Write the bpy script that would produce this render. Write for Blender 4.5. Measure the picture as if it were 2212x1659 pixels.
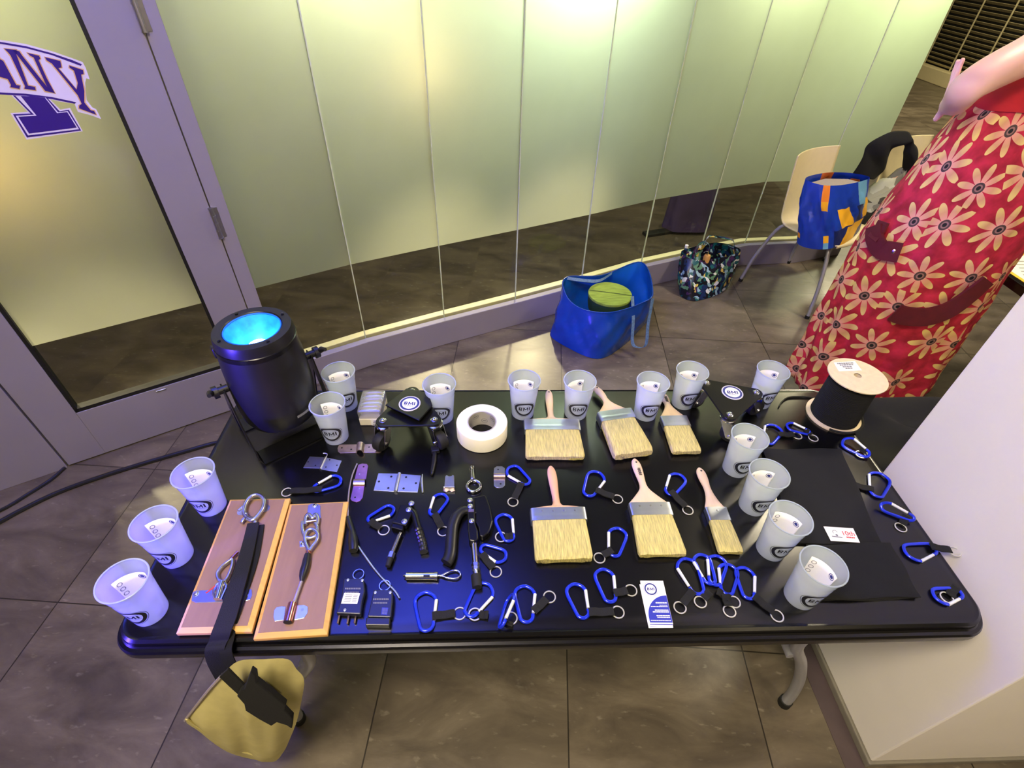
import bpy, bmesh, math, random
from mathutils import Vector, Matrix
import numpy as np
random.seed(7)
PI=math.pi
for o in list(bpy.data.objects): bpy.data.objects.remove(o)
scene=bpy.context.scene; col=scene.collection
R_=math.radians
# ------------------------------------------------------------------ camera
CAM=np.array([-0.150860,-0.820558,1.820045]); YAW,PITCH,ROLL,FPX=0.0526138,0.7260863,0.0328810,1123.157
CX,CY=1106.0,829.5
fw=np.array([math.sin(YAW)*math.cos(PITCH),math.cos(YAW)*math.cos(PITCH),-math.sin(PITCH)])
rt=np.array([math.cos(YAW),-math.sin(YAW),0.]); up0=np.cross(rt,fw)
rt2=rt*math.cos(ROLL)+up0*math.sin(ROLL); up2=-rt*math.sin(ROLL)+up0*math.cos(ROLL)
cd=bpy.data.cameras.new('camera'); cam=bpy.data.objects.new('camera',cd); col.objects.link(cam)
m=Matrix.Identity(4)
for i in range(3):
    m[i][0]=rt2[i]; m[i][1]=up2[i]; m[i][2]=-fw[i]; m[i][3]=CAM[i]
cam.matrix_world=m
cd.sensor_width=36; cd.lens=FPX/2212*36; cd.clip_start=.02; cd.clip_end=60
scene.camera=cam
def ray(px,py): return fw+rt2*(px-CX)/FPX-up2*(py-CY)/FPX
def P(px,py,z):                       # point of the horizontal plane at height z
    d=ray(px,py); t=(z-CAM[2])/d[2]; return Vector(CAM+d*t)
def PY(px,py,Y):                      # point of the vertical plane y=Y
    d=ray(px,py); t=(Y-CAM[1])/d[1]; return Vector(CAM+d*t)
def PV(px,py,a,b):                    # point of the vertical plane through a,b
    d=ray(px,py); n=np.array([-(b[1]-a[1]),b[0]-a[0],0.]); t=n@(np.array([a[0],a[1],0])-CAM)/(n@d); return Vector(CAM+d*t)
def height(base,py):                  # height above base whose picture row is py
    lo,hi=0.,1.
    for _ in range(40):
        mid=(lo+hi)/2; v=np.array(base)+[0,0,mid]-CAM
        y=CY-FPX*(v@up2)/(v@fw)
        if y>py: lo=mid
        else: hi=mid
    return lo
# ------------------------------------------------------------------ world, exposure, lamps
scene.view_settings.view_transform='Standard'; scene.view_settings.look='None'
scene.view_settings.gamma=1; scene.view_settings.use_curve_mapping=False
scene.view_settings.exposure=0.0
w=bpy.data.worlds.new('world'); scene.world=w; w.use_nodes=True
w.node_tree.nodes['Background'].inputs[0].default_value=(1.0,.86,.66,1); w.node_tree.nodes['Background'].inputs[1].default_value=.10
def lamp(name,kind,loc,target,power,color,size=.3,sizey=None,angle=60,blend=.5):
    l=bpy.data.lights.new(name,kind); l.energy=power; l.color=color
    if kind=='AREA':
        l.size=size
        if sizey: l.shape='RECTANGLE'; l.size_y=sizey
    else: l.shadow_soft_size=size
    if kind=='SPOT': l.spot_size=R_(angle); l.spot_blend=blend
    o=bpy.data.objects.new(name,l); col.objects.link(o); o.location=loc
    if target is not None: o.rotation_euler=(Vector(target)-Vector(loc)).to_track_quat('-Z','Y').to_euler()
    return o
WARM=(1.0,.80,.50); COOL=(.86,1.0,.80)
# hall ceiling lights (our side), then an added fill for the far end
lamp('ceiling_and_fill_light','AREA',(1.9,-2.6,3.0),(1.5,-1.0,0),34,(1.0,.82,.50),.4)
lamp('ceiling_and_fill_light','AREA',(-.7,-1.1,3.1),(.3,-.3,.6),92,(1.0,.86,.62),.6)
lamp('ceiling_and_fill_light','AREA',(2.6,1.6,3.1),(2.2,1.2,0),72,(1.0,.86,.60),.4)
lamp('ceiling_and_fill_light','AREA',(-1.6,-2.4,3.1),(-1.0,-1.4,0),26,(1.0,.86,.66),.6)
lamp('ceiling_and_fill_light','AREA',(5.4,6.2,3.1),(5.4,6.2,0),150,(1.0,.88,.55),.8)  # added fill that brightens the far louvred grille, not a known lamp
# lights of the corridor behind the glass
for x,y,tx,ty in ((-.9,4.0,-.45,1.45),(.3,4.2,.15,1.75),(-3.9,2.4,-2.05,.62),(-3.2,3.0,-1.6,.88)):
    lamp('corridor_light','SPOT',(x,y,2.3),(tx,ty,.24),300,WARM,.08,angle=20,blend=.9)
lamp('corridor_light','AREA',(.22,2.12,2.02),(.2,1.85,1.5),27,COOL,.45)
lamp('corridor_light','AREA',(-.75,1.72,2.05),(-.72,1.45,1.4),13,(1.0,.97,.68),.35)
lamp('corridor_light','AREA',(1.30,2.68,2.05),(1.25,2.4,1.3),15,(.94,1.0,.66),.4)
lamp('corridor_light','AREA',(2.15,3.05,1.95),(2.1,2.7,1.2),12,(.90,1.0,.62),.4)
lamp('corridor_light','AREA',(-1.78,1.15,2.10),(-1.68,.9,1.6),8,(1.0,.95,.50),.3)
lamp('corridor_light','POINT',(-1.83,1.05,1.24),None,2.0,(1.0,.56,.16),.05)
lamp('corridor_light','POINT',(-.50,1.78,1.38),None,1.6,(1.0,.64,.34),.08)
# blue stage lights: the uplight on the table and one beyond the left edge of the picture
lamp('uplight_beam','SPOT',(-.725,.220,1.09),(-.95,.40,3),9500,(.05,.08,1.0),.03,angle=46,blend=.7)
lamp('side_beam','SPOT',(-1.62,-.78,.90),(-.88,-.14,.80),230,(.09,.05,1.0),.04,angle=40,blend=.4)
# ------------------------------------------------------------------ helpers
def lin(c):
    def f(v):
        v/=255.; return v/12.92 if v<=.04045 else ((v+.055)/1.055)**2.4
    return (f(c[0]),f(c[1]),f(c[2]),1)
def newmat(name):
    m=bpy.data.materials.new(name); m.use_nodes=True; nt=m.node_tree
    return m,nt,nt.nodes['Principled BSDF'],nt.nodes['Material Output']
def mat(name,rgb,rough=.5,metal=0,var=.08,scale=30,bump=0,bscale=200,stretch=None,**kw):
    m,nt,b,out=newmat(name); N=nt.nodes; L=nt.links
    c=lin(rgb)
    tc=N.new('ShaderNodeTexCoord'); src=tc.outputs['Object']
    if stretch:
        mp=N.new('ShaderNodeMapping'); mp.inputs['Scale'].default_value=stretch; L.new(src,mp.inputs[0]); src=mp.outputs[0]
    nz=N.new('ShaderNodeTexNoise'); nz.inputs['Scale'].default_value=scale; nz.inputs['Detail'].default_value=4
    L.new(src,nz.inputs['Vector'])
    rp=N.new('ShaderNodeValToRGB'); e=rp.color_ramp.elements
    e[0].position=.3; e[1].position=.7
    e[0].color=tuple(v*(1-var) for v in c[:3])+(1,); e[1].color=tuple(min(1,v*(1+var)) for v in c[:3])+(1,)
    L.new(nz.outputs['Fac'],rp.inputs[0]); L.new(rp.outputs[0],b.inputs['Base Color'])
    b.inputs['Roughness'].default_value=rough; b.inputs['Metallic'].default_value=metal
    for k,v in kw.items(): b.inputs[k.replace('_',' ')].default_value=v
    if bump:
        n2=N.new('ShaderNodeTexNoise'); n2.inputs['Scale'].default_value=bscale; n2.inputs['Detail'].default_value=3; L.new(src,n2.inputs['Vector'])
        bp=N.new('ShaderNodeBump'); bp.inputs['Strength'].default_value=bump; bp.inputs['Distance'].default_value=.002
        L.new(n2.outputs['Fac'],bp.inputs['Height']); L.new(bp.outputs[0],b.inputs['Normal'])
    return m
M={}
M['black_plastic']=mat('black_plastic',(22,22,24),.38,var=.15)
M['black_table']=mat('black_table',(8,8,11),.24,var=.10,scale=8,bump=.03,bscale=900,Specular_IOR_Level=.5)
M['black_metal']=mat('black_metal',(16,16,18),.28,.3)
M['black_cloth']=mat('black_cloth',(6,6,8),.95,var=.2,scale=60,bump=.3,bscale=700)
M['black_web']=mat('black_webbing',(8,8,9),.85,var=.25,scale=20,bump=.5,bscale=500)
M['chrome']=mat('chrome',(215,215,215),.14,1,var=.03)
M['ring_steel']=mat('ring_steel',(225,224,218),.3,.5,var=.03)
M['zinc']=mat('zinc',(190,190,196),.30,1,var=.06)
M['zinc_yellow']=mat('zinc_yellow',(190,165,160),.33,1,var=.16,scale=60)
M['alu']=mat('alu',(205,210,220),.35,1,var=.05)
M['silver_gate']=mat('silver_gate',(235,238,245),.35,.3,var=.03)
M['blue_ano']=mat('blue_ano',(26,52,222),.24,.35,var=.05,Coat_Weight=.5)
M['copper']=mat('copper',(190,130,115),.25,1)
M['steel_cable']=mat('steel_cable',(170,160,160),.4,.8,bump=.8,bscale=900)
M['grey_tube']=mat('grey_tube',(165,165,172),.35,.3,var=.05)
M['rubber']=mat('rubber',(14,14,14),.7)
M['board']=mat('board',(138,106,86),.55,var=.07,scale=14,stretch=(6,1,1))
M['pine']=mat('pine',(222,172,96),.55,var=.10,scale=14,stretch=(1,8,8))
M['handle_wood']=mat('handle_wood',(222,194,158),.5,var=.05,scale=18,stretch=(8,1,8))
M['handle_wood2']=mat('handle_wood_tan',(214,168,128),.5,var=.08,scale=18,stretch=(8,1,8))
M['bristle']=mat('bristle',(210,196,118),.85,var=.32,scale=34,bump=1.0,bscale=90,stretch=(14,1,4))
M['white_paper']=mat('white_paper',(236,234,232),.7,var=.02)
M['print_dark']=mat('print_dark',(20,22,34),.6)
M['print_navy']=mat('print_navy',(40,48,120),.6)
M['print_blue']=mat('print_blue',(36,46,160),.55)
M['print_grey']=mat('print_grey',(120,120,126),.6)
M['print_red']=mat('print_red',(200,40,50),.6)
M['tape']=mat('tape',(238,234,214),.6,var=.03)
M['cardboard']=mat('cardboard',(218,200,164),.8,var=.06,scale=80)
M['frame_paint']=mat('frame_paint',(138,132,146),.45,var=.03,scale=5,bump=.05,bscale=600)
M['column_paint']=mat('column_paint',(240,234,228),.6,var=.02,scale=4,bump=.08,bscale=500)
M['gasket']=mat('gasket',(10,10,10),.6)
M['ledge']=mat('ledge',(228,210,172),.4,var=.03)
M['wall_paint']=mat('wall_paint',(190,180,160),.7)
M['ceiling_paint']=mat('ceiling_paint',(150,147,142),.8)
M['skin']=mat('skin',(232,182,172),.5,var=.05,scale=10,Subsurface_Weight=.08)
M['hair']=mat('hair',(70,48,34),.6,var=.3,scale=80)
M['maroon']=mat('maroon',(92,10,22),.8,var=.15,bump=.3,bscale=600)
M['grey_cloth']=mat('grey_cloth',(150,138,132),.85,var=.06,scale=120,bump=.3,bscale=900)
M['yellow_cloth']=mat('yellow_cloth',(240,190,50),.7)
M['canvas']=mat('canvas',(196,184,120),.85,var=.07,scale=25,bump=.3,bscale=900)
M['blue_bag']=mat('blue_bag',(16,62,150),.27,var=.15,scale=9,bump=1.0,bscale=22)
M['blue_bag_in']=mat('blue_bag_inside',(20,100,205),.4,var=.1,scale=9,bump=.3,bscale=60)
M['blue_handle']=mat('blue_handle',(80,110,140),.6,var=.3,scale=90)
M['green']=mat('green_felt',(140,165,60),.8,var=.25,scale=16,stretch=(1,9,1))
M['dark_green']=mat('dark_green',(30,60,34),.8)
M['chair_shell']=mat('chair_shell',(222,208,166),.42,var=.02)
M['chair_brown']=mat('chair_back_shell',(120,104,88),.5)
M['purple_cloth']=mat('purple_cloth',(70,48,92),.7,var=.2,scale=8)
M['wood_dark']=mat('wood_dark',(70,48,30),.5,var=.2)
M['orange_trim']=mat('orange_trim',(214,160,90),.5)
M['clear_box']=None
M['label']=mat('label_cream',(222,214,190),.7)
M['iris']=mat('iridescent_zinc',(176,128,170),.35,.9,var=.25,scale=35)
def emis(name,rgb,s):
    m,nt,b,out=newmat(name); e=nt.nodes.new('ShaderNodeEmission'); e.inputs[0].default_value=rgb+(1,); e.inputs[1].default_value=s
    tc=nt.nodes.new('ShaderNodeTexCoord'); nz=nt.nodes.new('ShaderNodeTexNoise'); nz.inputs['Scale'].default_value=60
    mp=nt.nodes.new('ShaderNodeMapRange'); mp.inputs[3].default_value=s*.85; mp.inputs[4].default_value=s*1.15
    nt.links.new(tc.outputs['Object'],nz.inputs['Vector']); nt.links.new(nz.outputs['Fac'],mp.inputs[0]); nt.links.new(mp.outputs[0],e.inputs[1])
    nt.links.new(e.outputs[0],out.inputs[0]); return m
M['led']=emis('led',(.40,.85,1.0),26)
M['reflector']=mat('reflector',(30,140,225),.45,.1,var=.3,scale=40)
def mixmat(name,parts,rough_gloss=.15,gloss=.12,bump=0,colornoise=None):
    # parts: list of (kind,rgb255,weight)
    m,nt,b,out=newmat(name); N=nt.nodes; L=nt.links; N.remove(b)
    prev=None; acc=0
    for kind,rgb,wt in parts:
        n=N.new({'t':'ShaderNodeBsdfTranslucent','d':'ShaderNodeBsdfDiffuse','x':'ShaderNodeBsdfTransparent'}[kind])
        n.inputs[0].default_value=lin(rgb)
        if colornoise and kind!='x':
            tc=N.new('ShaderNodeTexCoord'); nz=N.new('ShaderNodeTexNoise'); nz.inputs['Scale'].default_value=colornoise[0]; nz.inputs['Detail'].default_value=5
            L.new(tc.outputs['Object'],nz.inputs['Vector']); rp=N.new('ShaderNodeValToRGB'); c=lin(rgb)
            rp.color_ramp.elements[0].position=.3; rp.color_ramp.elements[1].position=.7
            rp.color_ramp.elements[0].color=tuple(v*(1-colornoise[1]) for v in c[:3])+(1,); rp.color_ramp.elements[1].color=c
            L.new(nz.outputs['Fac'],rp.inputs[0]); L.new(rp.outputs[0],n.inputs[0])
        if prev is None: prev=n; acc=wt
        else:
            mx=N.new('ShaderNodeMixShader'); mx.inputs[0].default_value=wt/(acc+wt); L.new(prev.outputs[0],mx.inputs[1]); L.new(n.outputs[0],mx.inputs[2]); prev=mx; acc+=wt
    g=N.new('ShaderNodeBsdfGlossy'); g.inputs['Roughness'].default_value=rough_gloss
    fr=N.new('ShaderNodeFresnel'); fr.inputs[0].default_value=1.45
    ge=N.new('ShaderNodeNewGeometry'); io=N.new('ShaderNodeMath'); io.operation='MULTIPLY_ADD'; io.inputs[1].default_value=1/1.45-1.45; io.inputs[2].default_value=1.45
    L.new(ge.outputs['Backfacing'],io.inputs[0]); L.new(io.outputs[0],fr.inputs[0])
    ml=N.new('ShaderNodeMath'); ml.operation='MULTIPLY_ADD'; ml.inputs[1].default_value=1.0; ml.inputs[2].default_value=gloss
    L.new(fr.outputs[0],ml.inputs[0])
    mx=N.new('ShaderNodeMixShader'); L.new(ml.outputs[0],mx.inputs[0]); L.new(prev.outputs[0],mx.inputs[1]); L.new(g.outputs[0],mx.inputs[2])
    L.new(mx.outputs[0],out.inputs[0]); return m
M['frost']=mixmat('frosted_film',[('t',(226,236,206),.66),('d',(142,148,128),.34)],.12,.0,colornoise=(2.2,.12))
M['clear_glass']=mixmat('clear_glass',[('x',(225,232,222),.97),('d',(120,120,110),.03)],.05,.0)
M['cup']=mixmat('frosted_cup',[('t',(222,232,240),.50),('d',(212,222,230),.38),('x',(244,246,250),.12)],.25,.01)
M['clear_box']=mixmat('clear_plastic',[('x',(240,240,242),.82),('d',(210,210,215),.18)],.12,.08)
M['glass_edge']=mat('glass_edge',(196,204,176),.4,var=.1)
# ---- mesh builder
class MB:
    def __init__(s): s.v=[]; s.f=[]; s.mi=[]; s.uv={}
    def add(s,vs,fs,mi=0):
        n=len(s.v); s.v+= [tuple(v) for v in vs]; s.f+=[tuple(i+n for i in f) for f in fs]; s.mi+=[mi]*len(fs); return s
    def box(s,c,size,rot=0,mi=0,mx=None):
        x,y,z=[a/2 for a in size]; vs=[Vector((i*x,j*y,k*z)) for i in(-1,1) for j in(-1,1) for k in(-1,1)]
        if mx is None: mx=Matrix.Rotation(rot,3,'Z')
        vs=[mx@v+Vector(c) for v in vs]
        return s.add(vs,[(0,1,3,2),(4,6,7,5),(0,4,5,1),(2,3,7,6),(0,2,6,4),(1,5,7,3)],mi)
    def prism(s,poly,z0,z1,mi=0):
        n=len(poly); a=sum(poly[i][0]*poly[(i+1)%n][1]-poly[(i+1)%n][0]*poly[i][1] for i in range(n))
        if a<0: poly=poly[::-1]
        vs=[(p[0],p[1],z0) for p in poly]+[(p[0],p[1],z1) for p in poly]
        return s.add(vs,[tuple(range(n))[::-1],tuple(range(n,2*n))]+[(i,(i+1)%n,n+(i+1)%n,n+i) for i in range(n)],mi)
    def lathe(s,prof,seg=32,c=(0,0,0),mi=0,mx=None,caps=True):
        vs=[]; fs=[]
        for r,z in prof:
            for k in range(seg):
                a=2*PI*k/seg; v=Vector((r*math.cos(a),r*math.sin(a),z))
                if mx: v=mx@v
                vs.append(v+Vector(c))
        for i in range(len(prof)-1):
            for k in range(seg): fs.append((i*seg+k,i*seg+(k+1)%seg,(i+1)*seg+(k+1)%seg,(i+1)*seg+k))
        if caps:
            if prof[0][0]>1e-5: fs.append(tuple(range(seg))[::-1])
            if prof[-1][0]>1e-5: fs.append(tuple(range((len(prof)-1)*seg,len(prof)*seg)))
        return s.add(vs,fs,mi)
    def tube(s,pts,r,seg=10,closed=False,mi=0,flat=1.0,caps=True):
        pts=[Vector(p) for p in pts]; n=len(pts); rr=r if isinstance(r,(list,tuple)) else [r]*n
        vs=[];fs=[]; prev=None
        for i in range(n):
            if closed: t=(pts[(i+1)%n]-pts[i-1])
            else: t=pts[min(i+1,n-1)]-pts[max(i-1,0)]
            t.normalize()
            if prev is None:
                u=Vector((0,0,1)) if abs(t.z)<.9 else Vector((1,0,0))
            else: u=prev
            u=(u-t*u.dot(t)).normalized(); prev=u; w_=t.cross(u)
            for k in range(seg):
                a=2*PI*k/seg; vs.append(pts[i]+(u*math.sin(a)*flat+w_*math.cos(a))*rr[i])
        m_=n if closed else n-1
        for i in range(m_):
            j=(i+1)%n
            for k in range(seg): fs.append((i*seg+k,i*seg+(k+1)%seg,j*seg+(k+1)%seg,j*seg+k))
        if not closed and caps: fs+= [tuple(range(seg))[::-1],tuple(range((n-1)*seg,n*seg))]
        return s.add(vs,fs,mi)
    def cyl(s,a,b,r0,r1=None,seg=20,mi=0): return s.tube([a,b],[r0,r0 if r1 is None else r1],seg,mi=mi)
    def ribbon(s,pts,side,th,mi=0):
        # flat band along pts, side[i] half-width vector, thickness th
        pts=[Vector(p) for p in pts]; n=len(pts); vs=[];fs=[]
        for i,p in enumerate(pts):
            t=(pts[min(i+1,n-1)]-pts[max(i-1,0)]).normalized(); sd=Vector(side[i]); nn=t.cross(sd).normalized()
            for a,b in((-1,-1),(1,-1),(1,1),(-1,1)): vs.append(p+sd*a+nn*b*th/2)
        for i in range(n-1):
            for k in range(4): fs.append((i*4+k,i*4+(k+1)%4,(i+1)*4+(k+1)%4,(i+1)*4+k))
        fs+=[(0,3,2,1),tuple(range((n-1)*4,n*4))]
        return s.add(vs,fs,mi)
    def grid(s,fn,nu,nv,mi=0,close_u=False):
        vs=[fn(i/(nu if close_u else nu-1),j/(nv-1)) for j in range(nv) for i in range(nu)]
        fs=[]
        for j in range(nv-1):
            for i in range(nu if close_u else nu-1):
                i2=(i+1)%nu; fs.append((j*nu+i,j*nu+i2,(j+1)*nu+i2,(j+1)*nu+i))
        return s.add(vs,fs,mi)
    def build(s,name,mats,parent=None,smooth=True,bevel=0,sub=0,solid=0,world=True,ang=40):
        me=bpy.data.meshes.new(name)
        off=Vector((0,0,0))
        if parent is not None and world:
            q=parent
            while q is not None: off=off+q.location; q=q.parent
        me.from_pydata([tuple(Vector(v)-off) for v in s.v],[],s.f); me.update()
        bm=bmesh.new(); bm.from_mesh(me); bmesh.ops.recalc_face_normals(bm,faces=bm.faces); bm.to_mesh(me); bm.free()
        if not isinstance(mats,(list,tuple)): mats=[mats]
        for m_ in mats: me.materials.append(M[m_] if isinstance(m_,str) else m_)
        for p_,i in zip(me.polygons,s.mi): p_.material_index=i
        if smooth:
            for p_ in me.polygons: p_.use_smooth=True
            me.set_sharp_from_angle(angle=R_(ang))
        o=bpy.data.objects.new(name,me); col.objects.link(o)
        if parent is not None: o.parent=parent
        if solid: d=o.modifiers.new('s','SOLIDIFY'); d.thickness=solid; d.offset=0
        if bevel: d=o.modifiers.new('b','BEVEL'); d.width=bevel; d.segments=2; d.limit_method='ANGLE'; d.angle_limit=R_(40)
        if sub: d=o.modifiers.new('u','SUBSURF'); d.levels=sub; d.render_levels=sub
        return o
def tag(o,label=None,cat=None,group=None,kind=None):
    if label: o['label']=label
    if cat: o['category']=cat
    if group: o['group']=group
    if kind: o['kind']=kind
    return o
def struct(o,label=None): o['kind']='structure'; return o
def thing(name,loc,label,cat,group=None,rz=0):
    o=bpy.data.objects.new(name,None); col.objects.link(o); o.location=loc; o.rotation_euler=(0,0,rz); o.empty_display_size=.05
    return tag(o,label,cat,group)
def copy_tree(o,parent=None):
    c=o.copy(); col.objects.link(c)
    if parent is not None: c.parent=parent
    for ch in o.children: copy_tree(ch,c)
    return c
def smoothpath(pts,n=8,closed=False):
    pts=[Vector(p) for p in pts]; out=[]; N=len(pts)
    rng=N if closed else N-1
    for i in range(rng):
        if closed: a,b,c,d=pts[i-1],pts[i],pts[(i+1)%N],pts[(i+2)%N]
        else: a,b,c,d=pts[max(i-1,0)],pts[i],pts[i+1],pts[min(i+2,N-1)]
        for k in range(n):
            t=k/n; out.append(.5*((2*b)+(c-a)*t+(2*a-5*b+4*c-d)*t*t+(3*b-a-3*c+d)*t**3))
    if not closed: out.append(pts[-1])
    return out
def flat(pl,z): return [tuple(P(x,y,z))[:2] for x,y in pl]
_tc={}
def text_mesh(s,bold=0.0):
    k=(s,bold)
    if k not in _tc:
        c=bpy.data.curves.new('t','FONT'); c.body=s; c.size=1; c.offset=bold; c.resolution_u=3; c.align_x='CENTER'; c.align_y='CENTER'
        o=bpy.data.objects.new('t',c); col.objects.link(o); dg=bpy.context.evaluated_depsgraph_get(); dg.update()
        me=bpy.data.meshes.new_from_object(o.evaluated_get(dg)); _tc[k]=([v.co.copy() for v in me.vertices],[tuple(p.vertices) for p in me.polygons])
        bpy.data.objects.remove(o); bpy.data.curves.remove(c)
    return _tc[k]
def text(mb,s,fn,h,wd=None,bold=0,mi=0):
    """fn maps local 2D (x,y) metres to a 3D point"""
    vs,fs=text_mesh(s,bold)
    x0=min(v.x for v in vs);x1=max(v.x for v in vs);y0=min(v.y for v in vs);y1=max(v.y for v in vs)
    sy=h/(y1-y0); sx=(wd/(x1-x0)) if wd else sy
    mb.add([fn((v.x-(x0+x1)/2)*sx,(v.y-(y0+y1)/2)*sy) for v in vs],fs,mi)
def ring2d(mb,fn,c,r0,r1,seg=40,mi=0,a0=0,a1=2*PI,ey=1):
    full=abs(a1-a0-2*PI)<1e-6; n=seg if full else seg+1
    vs=[]
    for k in range(n):
        a=a0+(a1-a0)*k/seg
        for r in (r0,r1): vs.append(fn(c[0]+r*math.cos(a),c[1]+r*math.sin(a)*ey))
    fs=[(2*k,2*k+1,2*((k+1)%n)+1,2*((k+1)%n)) for k in range(n if full else n-1)]
    mb.add(vs,fs,mi)
def disc2d(mb,fn,c,r,seg=32,mi=0,ey=1): 
    mb.add([fn(c[0]+r*math.cos(2*PI*k/seg),c[1]+r*math.sin(2*PI*k/seg)*ey) for k in range(seg)],[tuple(range(seg))],mi)
def planefn(o,x,y):
    o,x,y=Vector(o),Vector(x),Vector(y)
    return lambda a,b:o+x*a+y*b
TZ=.74
# ------------------------------------------------------------------ floor
def floor_mat(name,base,dark,lt,grout=True):
    m,nt,b,out=newmat(name); N=nt.nodes; L=nt.links
    tc=N.new('ShaderNodeTexCoord'); mp=N.new('ShaderNodeMapping'); mp.inputs['Rotation'].default_value=(0,0,R_(5.15)); mp.inputs['Location'].default_value=(-.703+.5935*10,.07+.594*10,0)
    L.new(tc.outputs['Object'],mp.inputs[0])
    sp=N.new('ShaderNodeSeparateXYZ'); L.new(mp.outputs[0],sp.inputs[0])
    def pp(o,s):
        n=N.new('ShaderNodeMath'); n.operation='PINGPONG'; n.inputs[1].default_value=s; L.new(o,n.inputs[0]); return n.outputs[0]
    def mth(op,a,b_=None,c=None):
        n=N.new('ShaderNodeMath'); n.operation=op
        for i,v in enumerate((a,b_,c)):
            if v is None: continue
            if isinstance(v,(int,float)): n.inputs[i].default_value=v
            else: L.new(v,n.inputs[i])
        return n.outputs[0]
    mn=mth('MINIMUM',pp(sp.outputs[0],.29675),pp(sp.outputs[1],.297))
    gm=mth('LESS_THAN',mn,.0022)
    # tile id tone
    tx=mth('FLOOR',mth('DIVIDE',sp.outputs[0],.5935)); ty=mth('FLOOR',mth('DIVIDE',sp.outputs[1],.594))
    cb=N.new('ShaderNodeCombineXYZ'); L.new(tx,cb.inputs[0]); L.new(ty,cb.inputs[1])
    wn=N.new('ShaderNodeTexWhiteNoise'); L.new(cb.outputs[0],wn.inputs[0])
    va=N.new('ShaderNodeVectorMath'); va.operation='ADD'; L.new(mp.outputs[0],va.inputs[0]); 
    vs=N.new('ShaderNodeVectorMath'); vs.operation='SCALE'; vs.inputs['Scale'].default_value=7; L.new(wn.outputs['Color'],vs.inputs[0]); L.new(vs.outputs[0],va.inputs[1])
    m2=N.new('ShaderNodeMapping'); m2.inputs['Scale'].default_value=(1,2.2,1); m2.inputs['Rotation'].default_value=(0,0,.5); L.new(va.outputs[0],m2.inputs[0])
    n1=N.new('ShaderNodeTexNoise'); n1.inputs['Scale'].default_value=3.0; n1.inputs['Detail'].default_value=9; n1.inputs['Roughness'].default_value=.62; n1.inputs['Distortion'].default_value=.6; L.new(m2.outputs[0],n1.inputs['Vector'])
    rp=N.new('ShaderNodeValToRGB'); rp.color_ramp.elements[0].position=.33; rp.color_ramp.elements[1].position=.72
    rp.color_ramp.elements[0].color=lin(dark); rp.color_ramp.elements[1].color=lin(lt); e=rp.color_ramp.elements.new(.5); e.color=lin(base)
    L.new(n1.outputs['Fac'],rp.inputs[0])
    n2=N.new('ShaderNodeTexNoise'); n2.inputs['Scale'].default_value=26; n2.inputs['Detail'].default_value=4; L.new(m2.outputs[0],n2.inputs['Vector'])
    sp2=N.new('ShaderNodeMapRange'); sp2.inputs[1].default_value=.63; sp2.inputs[2].default_value=.86; L.new(n2.outputs['Fac'],sp2.inputs[0])
    mx0=N.new('ShaderNodeMix'); mx0.data_type='RGBA'; L.new(mth('MULTIPLY',sp2.outputs[0],.38),mx0.inputs[0]); L.new(rp.outputs[0],mx0.inputs[6]); mx0.inputs[7].default_value=lin((190,180,165))
    tn=N.new('ShaderNodeMapRange'); tn.inputs[3].default_value=.88; tn.inputs[4].default_value=1.1; L.new(wn.outputs['Value'],tn.inputs[0])
    vm=N.new('ShaderNodeVectorMath'); vm.operation='SCALE'; L.new(mx0.outputs[2],vm.inputs[0]); L.new(tn.outputs[0],vm.inputs['Scale'])
    mx=N.new('ShaderNodeMix'); mx.data_type='RGBA'; L.new(gm,mx.inputs[0]); L.new(vm.outputs[0],mx.inputs[6]); mx.inputs[7].default_value=lin((44,38,32))
    if not grout: mx.inputs[7].default_value=lin(base)
    L.new(mx.outputs[2],b.inputs['Base Color'])
    rr=N.new('ShaderNodeMapRange'); rr.inputs[3].default_value=.22; rr.inputs[4].default_value=.42; L.new(n1.outputs['Fac'],rr.inputs[0]); L.new(rr.outputs[0],b.inputs['Roughness'])
    bp=N.new('ShaderNodeBump'); bp.inputs['Strength'].default_value=.25; bp.inputs['Distance'].default_value=.004; L.new(n1.outputs['Fac'],bp.inputs['Height']); L.new(bp.outputs[0],b.inputs['Normal'])
    return m
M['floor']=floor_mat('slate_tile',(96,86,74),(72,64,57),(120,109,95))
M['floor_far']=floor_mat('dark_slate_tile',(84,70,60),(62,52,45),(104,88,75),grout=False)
# line of the glass wall, found from the feet of its joints
jp=[(670,757),(789,727),(959,682),(1113,643),(1256,605),(1385,568),(1513,540),(1610,522)]
J=[P(x,y,.165) for x,y in jp]
d=(J[1]-J[0]).normalized()
DA=Vector((-1.174,1.176,0)); n0=Vector((-.512,.859,0))      # right end of door plane; n0 points away from us
J[0]=Vector((DA.x,DA.y,0))+n0*.03
for k in range(len(J)): J[k].z=0
J+= [Vector((2.06,2.60,0)),Vector((2.46,2.735,0))]
def offs(path,dd):
    out=[]
    for i,p in enumerate(path):
        t=((path[min(i+1,len(path)-1)]-p).normalized()+(p-path[max(i-1,0)]).normalized()).normalized() if 0<i<len(path)-1 else (path[min(i+1,len(path)-1)]-path[max(i-1,0)]).normalized()
        out.append(p+Vector((-t.y,t.x,0))*dd)
    return out
def strip(mb,path,d0,d1,z0,z1):
    a=offs(path,d0); b=offs(path,d1); n=len(path); vs=[]; fs=[]
    for i in range(n): vs+=[(a[i].x,a[i].y,z0),(b[i].x,b[i].y,z0),(b[i].x,b[i].y,z1),(a[i].x,a[i].y,z1)]
    for i in range(n-1):
        for k in range(4): fs.append((i*4+k,i*4+(k+1)%4,(i+1)*4+(k+1)%4,(i+1)*4+k))
    fs+=[(0,3,2,1),tuple(range(4*n-4,4*n))]; mb.add(vs,fs)
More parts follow.
